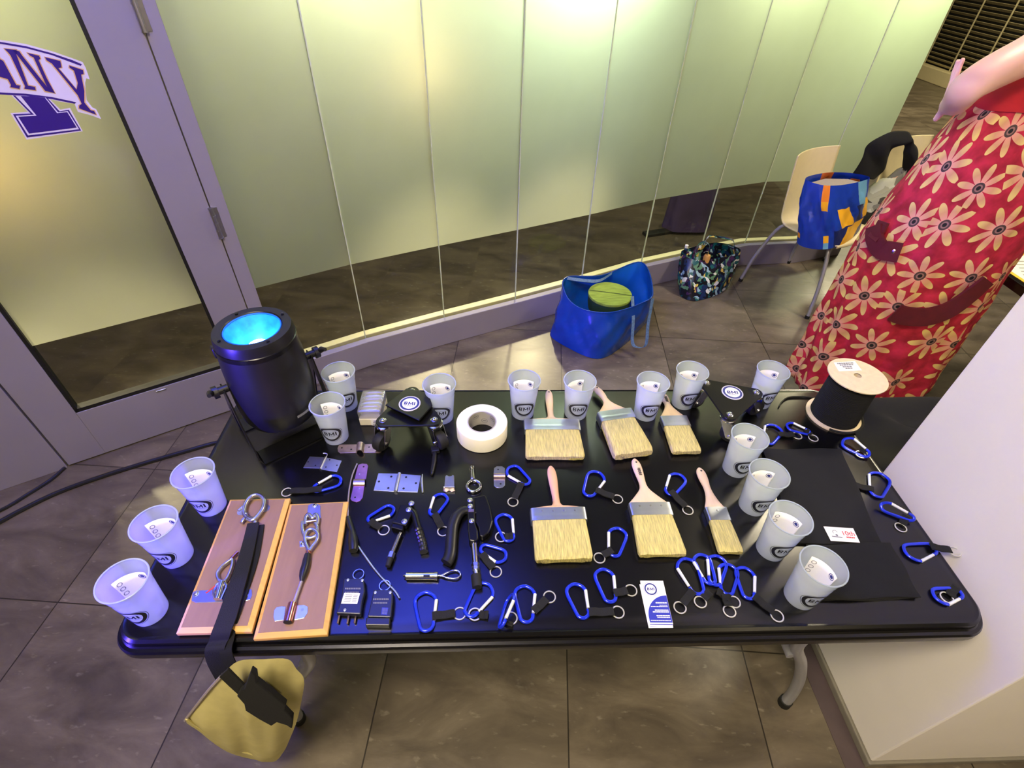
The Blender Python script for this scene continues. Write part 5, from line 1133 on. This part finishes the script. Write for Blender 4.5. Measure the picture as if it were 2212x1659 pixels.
# colourful bag on the first chair
def bag_mat():
    m,nt,b,out=newmat('patchwork_bag'); N=nt.nodes; L=nt.links; tc=N.new('ShaderNodeTexCoord'); uv=N.new('ShaderNodeUVMap')
    sp=N.new('ShaderNodeSeparateXYZ'); L.new(uv.outputs[0],sp.inputs[0]); U,V=sp.outputs[0],sp.outputs[1]
    def mth(op,a,b_=None):
        n=N.new('ShaderNodeMath'); n.operation=op
        for i,v in enumerate((a,b_)):
            if v is None: continue
            if isinstance(v,(int,float)): n.inputs[i].default_value=v
            else: L.new(v,n.inputs[i])
        return n.outputs[0]
    def rect(u0,u1,v0,v1,skew=0):
        u=mth('ADD',U,mth('MULTIPLY',V,skew)) if skew else U
        return mth('MULTIPLY',mth('MULTIPLY',mth('GREATER_THAN',u,u0),mth('LESS_THAN',u,u1)),mth('MULTIPLY',mth('GREATER_THAN',V,v0),mth('LESS_THAN',V,v1)))
    cur=None
    def over(mask,c):
        nonlocal cur
        mx=N.new('ShaderNodeMix'); mx.data_type='RGBA'; L.new(mask,mx.inputs[0])
        if cur is None: mx.inputs[6].default_value=lin((24,62,180))
        else: L.new(cur,mx.inputs[6])
        mx.inputs[7].default_value=lin(c); cur=mx.outputs[2]
    over(rect(.26,.50,.0,.30),(26,40,110)); over(rect(.17,.22,.62,1.0),(240,140,50)); over(rect(.17,.22,.62,.76),(244,178,40))
    over(rect(.40,.46,.55,1.0),(110,170,215)); over(rect(.34,.42,.30,.62,.10),(246,184,44)); over(rect(.42,.45,.28,.62,.05),(28,40,96)); over(rect(.46,.52,.30,.66,.05),(246,184,44)); over(rect(.30,.40,.0,.28,-.2),(246,184,44))
    over(rect(.19,.225,.10,.22),(246,184,44)); over(rect(.19,.225,0,.10),(110,170,215)); over(rect(.0,.03,.10,.18),(246,160,40)); over(rect(.60,.66,.5,.9),(240,130,50)); over(rect(.78,.86,.5,1.0),(214,110,50)); over(rect(.88,.95,.2,.6),(110,170,215))
    L.new(cur,b.inputs['Base Color']); b.inputs['Roughness'].default_value=.38
    nz=N.new('ShaderNodeTexNoise'); nz.inputs['Scale'].default_value=18; L.new(tc.outputs['Object'],nz.inputs['Vector']); bp=N.new('ShaderNodeBump'); bp.inputs['Strength'].default_value=.5; bp.inputs['Distance'].default_value=.01; L.new(nz.outputs['Fac'],bp.inputs['Height']); L.new(bp.outputs[0],b.inputs['Normal'])
    return m
M['patch']=bag_mat()
t=thing('patchwork_bag',(1.93,2.15,.45),'blue bag with orange and yellow patches standing on the left white chair','bag')
def T3(px,py,z): q=P(px,py,z); return Vector((q.x,q.y,z))
bb=[T3(1722,524,.452),T3(1770,539,.452),T3(1822,527,.452),T3(1858,490,.46),T3(1800,478,.46),T3(1745,485,.46)]
rb=[T3(1740,385,.80),T3(1778,400,.79),T3(1830,398,.79),T3(1879,384,.80),T3(1840,374,.80),T3(1785,373,.80)]
mb=MB(); n=bagwall(mb,bb,rb,wr=.009,seed=4); mb.f.append(tuple(range(n))[::-1]); mb.mi.append(0); o=mb.build('shell','patch',t,ang=70)
me=o.data; ul=me.uv_layers.new(name='UVMap')
for p_ in me.polygons:
    for li in p_.loop_indices:
        vi=me.loops[li].vertex_index; i=vi%n; j=vi//n; ul.data[li].uv=(i/n,j/13)
for p_ in me.polygons:
    us=[ul.data[li].uv[0] for li in p_.loop_indices]
    if max(us)-min(us)>.5:
        for li in p_.loop_indices:
            if ul.data[li].uv[0]<.5: ul.data[li].uv[0]+=1
mb=MB(); mb.lathe([(.10,0),(0,.01)],24,(0,0,0)); 
cz=sum(rb,Vector())/6; mb=MB(); mb.add([cz+(p-cz)*.9+Vector((0,0,-.03)) for p in rb],[tuple(range(6))]); mb.build('lining','grey_cloth',t,smooth=False)
# jacket on second chair: draped band
jk=thing('black_jacket',(2.6,2.55,.5),'black jacket draped over the back of the right white chair','jacket')
JY=2.62
def J3(px,py,Y): return PY(px,py,Y)
jp_=[((1841,376),(1893,383)),((1862,340),(1905,372)),((1872,318),(1912,352)),((1888,300),(1922,330)),((1915,290),(1928,318)),((1945,287),(1948,313)),((1962,286),(1958,315)),((1972,308),(1952,326)),((1980,326),(1952,345)),((1972,355),(1950,372)),((1957,392),(1949,390))]
L_=[J3(a[0],a[1],JY-.10) for a,b in jp_]; Rr=[J3(b[0],b[1],JY-.10) for a,b in jp_]
Ls=smoothpath(L_,4); Rs=smoothpath(Rr,4)
def jf(u,v):
    i=v*(len(Ls)-1); a=int(min(i,len(Ls)-2)); f_=i-a; p=Ls[a].lerp(Ls[a+1],f_); q=Rs[a].lerp(Rs[a+1],f_); r=p.lerp(q,u); return r+Vector((0,-.045*math.sin(PI*u)-.008*math.sin(v*23+u*4),.006*math.sin(v*17+u*6)))
mb=MB(); mb.grid(jf,14,60); mb.build('cloth','black_cloth',jk,solid=.012,ang=80)
M['clothes']=voro_mat('clothes_print',[(0,(150,150,132)),(.5,(110,108,98)),(.62,(60,56,50)),(.7,(176,178,160)),(.9,(200,150,120)),(.95,(190,205,120))],16,.85)
q=P(1918,432,.50); t=thing('clothes_pile',(q.x,q.y,.46),'crumpled pile of grey green clothes on the seat of the right white chair','clothes')
def pile(cx,cy,z0,rx,ry,h,seed):
    def f(u,v):
        a=2*PI*u; r=v; k=(1-r**2.2); z=z0+h*k*(1+.25*math.sin(a*3+seed)*r+.2*math.sin(a*5+r*9+seed))+.012*math.sin(r*16+a*2)*(1-r)
        return (cx+rx*r*math.cos(a)*(1+.08*math.sin(a*4+seed)),cy+ry*r*math.sin(a)*(1+.1*math.sin(a*3)),max(z0,z))
    return f
mb=MB(); mb.grid(pile(q.x+.03,q.y,.452,.22,.18,.20,1),48,16,close_u=True); mb.build('cloth','clothes',t,ang=80)
q=P(1888,476,.46); t=thing('dark_scarf',(q.x,q.y,.45),'dark olive bundle between the patchwork bag and the clothes pile','scarf'); mb=MB(); mb.grid(pile(q.x,q.y,.45,.13,.08,.06,3),36,10,close_u=True); mb.build('cloth','black_cloth',t,ang=80)
# ------------------------------------------------------------------ black draped cloth and second table
t=thing('draped_black_cloth',(1.26,.32,0),'black cloth draped over a low stand between the table end and the white column','cloth')
def dc(u,v):
    a=2*PI*u; c_,s_=math.cos(a),math.sin(a); k=abs(c_)**.5*(1 if c_>0 else -1),abs(s_)**.5*(1 if s_>0 else -1)
    if v<.5: r=v/.5; z=.60+.012*math.sin(r*7+a*2)-.02*r*r; ro=r
    else: w_=(v-.5)/.5; r=1+.12*w_; z=.58*(1-w_)+.002; ro=r*(1+.035*math.sin(a*14)*w_)
    return (1.26+.28*k[0]*ro,.32+.19*k[1]*ro,z)
mb=MB(); mb.grid(dc,120,20,close_u=True); mb.build('cloth','black_cloth',t,ang=70)
t=thing('folding_table',(3.0,1.1,0),'second black folding table at the right edge behind the dress','table')
mb=MB(); mb.prism(rrect(2.06,3.86,.75,1.45,.05),.70,.74); mb.build('tabletop','black_table',t,smooth=False,bevel=.004)
for sx in(2.2,3.7):
    for sy in(.85,1.35): mb=MB(); mb.cyl((sx,sy,0),(sx,sy,.70),.014); mb.build('leg','grey_tube',t)
q=P(2230,575,.742); t=thing('printed_sheet',(2.28,1.12,.741),'pale printed sheet with yellow border on the far right table','sheet'); mb=MB(); mb.prism([(2.09,.93),(2.42,.97),(2.40,1.30),(2.08,1.26)],.7405,.7415); mb.build('border','yellow_cloth',t,smooth=False); mb=MB(); mb.prism([(2.105,.95),(2.40,.985),(2.385,1.28),(2.10,1.245)],.7415,.742); mb.build('paper','white_paper',t,smooth=False)
mb=MB()
for k in range(8): mb.box((2.25,1.0+k*.03,.7422),(.24-.03*(k%3),.006,.0003)); 
mb.build('print','print_grey',t,smooth=False)
# ------------------------------------------------------------------ floor cables at the left
for i,(pts,lb,r) in enumerate((([(-40,1150),(40,1105),(120,1066),(200,1036),(300,1004),(400,975),(460,958),(520,945)],'thick black cable running across the floor from the left towards the table',.009),([(-40,1118),(10,1098),(60,1068),(110,1036),(140,1010)],'black cable curving from the left edge to the foot of the door',.007))):
    p_=[Vector((*tuple(P(x,y,r))[:2],r)) for x,y in pts]; t=thing('floor_cable',tuple(p_[0]),lb,'cable'); mb=MB(); mb.tube(smoothpath(p_,6),r,8); mb.build('cable','black_plastic',t)
# ------------------------------------------------------------------ person in the red apron dress
def dress_mat():
    m,nt,b,out=newmat('red_floral'); N=nt.nodes; L=nt.links; uv=N.new('ShaderNodeUVMap')
    def mth(op,a,b_=None,c=None,clamp=False):
        n=N.new('ShaderNodeMath'); n.operation=op; n.use_clamp=clamp
        for i,v in enumerate((a,b_,c)):
            if v is None: continue
            if isinstance(v,(int,float)): n.inputs[i].default_value=v
            else: L.new(v,n.inputs[i])
        return n.outputs[0]
    nz=N.new('ShaderNodeTexNoise'); nz.inputs['Scale'].default_value=16; nz.inputs['Detail'].default_value=3; L.new(uv.outputs[0],nz.inputs['Vector'])
    rp=N.new('ShaderNodeValToRGB'); e=rp.color_ramp.elements; e[0].position=.35; e[1].position=.65; e[0].color=lin((150,12,36)); e[1].color=lin((205,36,66)); L.new(nz.outputs['Fac'],rp.inputs[0]); cur=rp.outputs[0]
    for layer,(sc,off,R) in enumerate(((5.9,0,.40),)):
        mp=N.new('ShaderNodeMapping'); mp.inputs['Location'].default_value=(off,off*.7,0); mp.inputs['Scale'].default_value=(sc,sc,1); L.new(uv.outputs[0],mp.inputs[0])
        v=N.new('ShaderNodeTexVoronoi'); v.voronoi_dimensions='2D'; v.inputs['Scale'].default_value=1; v.inputs['Randomness'].default_value=.42; L.new(mp.outputs[0],v.inputs['Vector'])
        df=N.new('ShaderNodeVectorMath'); df.operation='SUBTRACT'; L.new(mp.outputs[0],df.inputs[0]); L.new(v.outputs['Position'],df.inputs[1])
        sp=N.new('ShaderNodeSeparateXYZ'); L.new(df.outputs[0],sp.inputs[0]); sc_=N.new('ShaderNodeSeparateColor'); L.new(v.outputs['Color'],sc_.inputs[0])
        ang=mth('ARCTAN2',sp.outputs[1],sp.outputs[0]); ang=mth('ADD',ang,mth('MULTIPLY',sc_.outputs[0],6.28))
        pet=mth('ABSOLUTE',mth('COSINE',mth('MULTIPLY',ang,4.0)))    # eight petals
        rad=mth('MULTIPLY_ADD',mth('POWER',pet,1.25),.43,.12)
        size=mth('MULTIPLY_ADD',sc_.outputs[1],.22,.86); rad=mth('MULTIPLY',rad,size)
        d=v.outputs['Distance']; k=mth('DIVIDE',d,rad)
        mask=mth('LESS_THAN',k,1.0)
        tip=N.new('ShaderNodeValToRGB'); e=tip.color_ramp.elements; e[0].position=.2; e[1].position=.95; e[0].color=lin((236,160,140)); e[1].color=lin((232,204,120)); x=e.new(.6); x.color=lin((214,160,112)); L.new(mth('DIVIDE',d,.5),tip.inputs[0])
        mx=N.new('ShaderNodeMix'); mx.data_type='RGBA'; L.new(mask,mx.inputs[0]); L.new(cur,mx.inputs[6]); L.new(tip.outputs[0],mx.inputs[7]); cur=mx.outputs[2]
        for r,c in ((.115,(74,56,52)),(.075,(150,110,100)),(.045,(20,14,16))):
            mx=N.new('ShaderNodeMix'); mx.data_type='RGBA'; L.new(mth('LESS_THAN',d,r),mx.inputs[0]); L.new(cur,mx.inputs[6]); mx.inputs[7].default_value=lin(c); cur=mx.outputs[2]
    L.new(cur,b.inputs['Base Color']); b.inputs['Roughness'].default_value=.8
    n2=N.new('ShaderNodeTexNoise'); n2.inputs['Scale'].default_value=22; L.new(uv.outputs[0],n2.inputs['Vector']); bp=N.new('ShaderNodeBump'); bp.inputs['Strength'].default_value=.6; bp.inputs['Distance'].default_value=.01; L.new(n2.outputs['Fac'],bp.inputs['Height']); L.new(bp.outputs[0],b.inputs['Normal'])
    return m
M['floral']=dress_mat()
pr=thing('person',(1.72,1.12,0),'person standing behind the table in a red floral apron dress, one arm bent','person')
# body: one skinned surface
def skin(name,nodes,edges,parent,m_,root,sub=2):
    me=bpy.data.meshes.new(name); off=Vector(parent.location); me.from_pydata([Vector(n[0])-off for n in nodes],edges,[]); o=bpy.data.objects.new(name,me); col.objects.link(o); o.parent=parent
    sk=o.modifiers.new('k','SKIN'); sk.use_smooth_shade=True
    if not me.skin_vertices: me.attributes
    lay=me.skin_vertices[0] if me.skin_vertices else None
    if lay is None:
        bm=bmesh.new(); bm.from_mesh(me); bm.verts.layers.skin.verify(); bm.to_mesh(me); bm.free(); lay=me.skin_vertices[0]
    for i,n in enumerate(nodes): r=n[1]; lay.data[i].radius=(r,r) if not isinstance(r,tuple) else r; lay.data[i].use_root=(i==root)
    s=o.modifiers.new('u','SUBSURF'); s.levels=sub; s.render_levels=sub; me.materials.append(M[m_]); return o
AY=1.02
sh=PY(2290,75,1.10); ar=[PY(2215,122,1.04),PY(2150,152,1.00),PY(2092,186,.97)]
elb=PY(2078,205,.97); fa=PY(2066,222,1.08); wr=PY(2050,226,1.16); th0=PY(2036,240,1.17); th1=PY(2018,262,1.19); fi=[PY(2056,188,1.22),PY(2060,160,1.24),PY(2068,140,1.25),PY(2071,128,1.25)]; fj=[PY(2072,145,1.24),PY(2082,124,1.245)]
nodes=[((1.74,1.14,.92),(.15,.11)),((1.74,1.14,1.15),(.13,.10)),((1.75,1.13,1.36),(.17,.10)),((1.76,1.12,1.47),(.06,.06)),((1.77,1.10,1.56),(.065,.075)),((1.77,1.09,1.64),(.085,.095)),((1.77,1.10,1.70),(.06,.07)),
 (sh,.072),(ar[0],.062),(ar[1],.058),(ar[2],.056),(elb,.048),(fa,.045),(wr,.024),(th0,.013),(th1,.0095),(fi[0],.016),(fi[1],.009),(fi[2],.0085),(fi[3],.008),(fj[0],.0085),(fj[1],.008),
 ((1.66,1.16,.85),.085),((1.66,1.15,.48),.055),((1.66,1.17,.09),.035),((1.66,1.06,.035),.03),((1.82,1.16,.85),.085),((1.82,1.15,.48),.055),((1.82,1.17,.09),.035),((1.82,1.06,.035),.03),
 ((1.95,1.13,1.42),.05),((2.02,1.10,1.15),.042),((1.98,.98,.98),.032),((1.95,.94,.93),.022)]
edges=[(0,1),(1,2),(2,3),(3,4),(4,5),(5,6),(2,7),(7,8),(8,9),(9,10),(10,11),(11,12),(12,13),(13,14),(14,15),(13,16),(16,17),(17,18),(18,19),(16,20),(20,21),(0,22),(22,23),(23,24),(24,25),(0,26),(26,27),(27,28),(28,29),(2,30),(30,31),(31,32),(32,33)]
skin('body',nodes,edges,pr,'skin',0)
mb=MB(); 
def hf_(u,v):
    a=2*PI*u; ph=PI*.62*v; r=.108*math.sin(ph); return (1.77+r*math.cos(a),1.115+r*math.sin(a)*1.1+.008,1.655+.105*math.cos(ph)*1.05-.0+(-.10 if (v>.8 and math.sin(a)>0) else 0)*(v-.8)*5)
mb.grid(hf_,36,16,close_u=True); mb.build('hair','hair',pr)
for sx in(-.03,.03): mb=MB(); mb.lathe([(0,-.011),(.008,-.006),(.0105,0),(.008,.006),(0,.011)],14,(1.77+sx,.998,1.635)); mb.build('eye','white_paper',pr)
mb=MB(); mb.tube([(1.77,.995,1.645),(1.77,.975,1.61),(1.77,.985,1.60)],[.006,.012,.010],10); mb.build('nose','skin',pr)
mb=MB(); mb.tube([(1.745,1.0,1.572),(1.77,.992,1.570),(1.795,1.0,1.572)],[.003,.006,.003],8); mb.build('mouth','maroon',pr)
# dress: loft with folds
levels=[(.13,1.70,.335,.225),(.30,1.70,.330,.22),(.60,1.70,.325,.21),(.90,1.70,.312,.20),(1.05,1.725,.30,.185),(1.20,1.735,.27,.165),(1.34,1.745,.245,.145),(1.41,1.755,.21,.12),(1.445,1.76,.13,.09)]
nu=160; nvv=60
def lvl(v):
    z=levels[0][0]+(levels[-1][0]-levels[0][0])*v
    for a,b in zip(levels[:-1],levels[1:]):
        if a[0]<=z<=b[0]+1e-6: 
            k=(z-a[0])/(b[0]-a[0]); return z,[a[i]+(b[i]-a[i])*k for i in(1,2,3)]
    return z,levels[-1][1:]
def df_(u,v):
    z,(cx,rx,ry)=lvl(v); a=2*PI*u; k=max(0,1-(z-.13)/1.1)
    f=1+.05*k*math.sin(a*11+math.sin(z*4)*1.2)+.03*k*math.sin(a*19+2+z*3)+.010*math.sin(z*26+a*5)
    return Vector((cx+rx*math.cos(a)*f,1.12+ry*math.sin(a)*f,z))
mb=MB(); mb.grid(df_,nu,nvv,close_u=True); dr=mb.build('apron_dress','floral',pr,solid=.004,ang=80)
me=dr.data; ul=me.uv_layers.new(name='UVMap')
for p_ in me.polygons:
    for li in p_.loop_indices:
        vi=me.loops[li].vertex_index; i=vi%nu; j=vi//nu; ul.data[li].uv=(i/nu*1.85,j/(nvv-1)*1.315)
for p_ in me.polygons:
    us=[ul.data[li].uv[0] for li in p_.loop_indices]
    if max(us)-min(us)>.9:
        for li in p_.loop_indices:
            if ul.data[li].uv[0]<.9: ul.data[li].uv[0]+=1.85
# maroon shoulder, strap and pocket band
def ddepth(px,py):   # point of the dress surface under a pixel
    best=None
    for k in range(200):
        Y=.85+.45*k/200; q=PY(px,py,Y)
        if q.z<.13 or q.z>1.445: continue
        z,(cx,rx,ry)=lvl((q.z-.13)/1.315); a=((q.x-cx)/rx)**2+((q.y-1.12)/ry)**2
        if a<=1.0: return q
        if best is None or a<best[0]: best=(a,q)
    return best[1]
def dband(name,pts,w_,m_,off=.032,th=.010):
    q=[ddepth(*p) for p in pts]; q=[p+(Vector((p.x-1.72,p.y-1.12,0)).normalized()*off) for p in q]; sp=smoothpath(q,5)
    sd=[]
    for i in range(len(sp)):
        t_=(sp[min(i+1,len(sp)-1)]-sp[max(i-1,0)]).normalized(); nn=Vector((sp[i].x-1.72,sp[i].y-1.12,0)).normalized(); s=t_.cross(nn).normalized(); sd.append(s*w_/2)
    mb=MB(); mb.ribbon(sp,sd,th); return mb.build(name,m_,pr,ang=60)
dband('side_strap',[(1905,488),(1903,510),(1915,535),(1935,540),(1955,543)],.075,'maroon')
dband('side_strap',[(1925,478),(1912,500),(1900,515)],.05,'maroon')
b_=dband('sash',[(1938,668),(1960,675),(2000,675),(2040,660),(2080,630),(2118,596)],.082,'maroon',.034)
q=ddepth(1945,540); q=q+(Vector((q.x-1.72,q.y-1.12,0)).normalized()*.03); mb=MB(); mb.lathe([(.012,-.004),(.014,0),(.010,.005),(0,.006)],16,(0,0,0)); mb.v=[tuple(Vector((q.x,q.y,q.z))+Vector((v[0],-v[2],v[1]))) for v in mb.v]; mb.build('button','zinc_yellow',pr)
def shf(u,v):
    a=2*PI*u; k=v; z=1.385+.10*k; r=1.0-.52*k**1.3; return (1.752+.232*r*math.cos(a),1.12+.138*r*math.sin(a),z+.004*math.sin(a*5)*(1-k))
M['red_top']=mat('red_top',(170,22,36),.85,var=.2,scale=14,bump=.4,bscale=60)
mb=MB(); mb.grid(shf,60,10,close_u=True); mb.build('red_collar','red_top',pr,ang=80)
for sx in (1.66,1.82): mb=MB(); mb.tube([(sx,1.19,.03),(sx,1.10,.035),(sx,1.00,.03)],[.04,.045,.035],12,flat=.8); mb.build('shoe','black_plastic',pr)
# grey cloth bag hanging at her side
gp=[(1895,485),(1905,475),(1915,478),(1918,520),(1890,575),(1850,640),(1805,700),(1770,742),(1757,735),(1755,708),(1785,650),(1820,590),(1852,535),(1880,497)]
G=[PY(x,y,1.36) for x,y in gp]; c=sum(G,Vector())/len(G); t=thing('grey_cloth_bag',(c.x,1.24,.25),'grey cloth bag with yellow lining hanging behind the left side of the dress','bag')
mb=MB(); n=len(G); gs=smoothpath(G,3,True); n=len(gs); mb.add([p for p in gs]+[p+Vector((.015,.05,0)) for p in gs],[tuple(range(n)),tuple(range(n,2*n))[::-1]]+[(i,(i+1)%n,n+(i+1)%n,n+i) for i in range(n)]); mb.build('shell','grey_cloth',t,bevel=.01)
mb=MB(); Y_=[PY(x,y,1.345) for x,y in [(1900,478),(1935,462),(1932,480),(1922,492),(1914,482)]]; mb.add(Y_+[p+Vector((.02,.03,0)) for p in Y_],[(0,1,2,3,4),(9,8,7,6,5)]+[(i,(i+1)%5,5+(i+1)%5,5+i) for i in range(5)]); mb.build('lining','yellow_cloth',t,smooth=False)
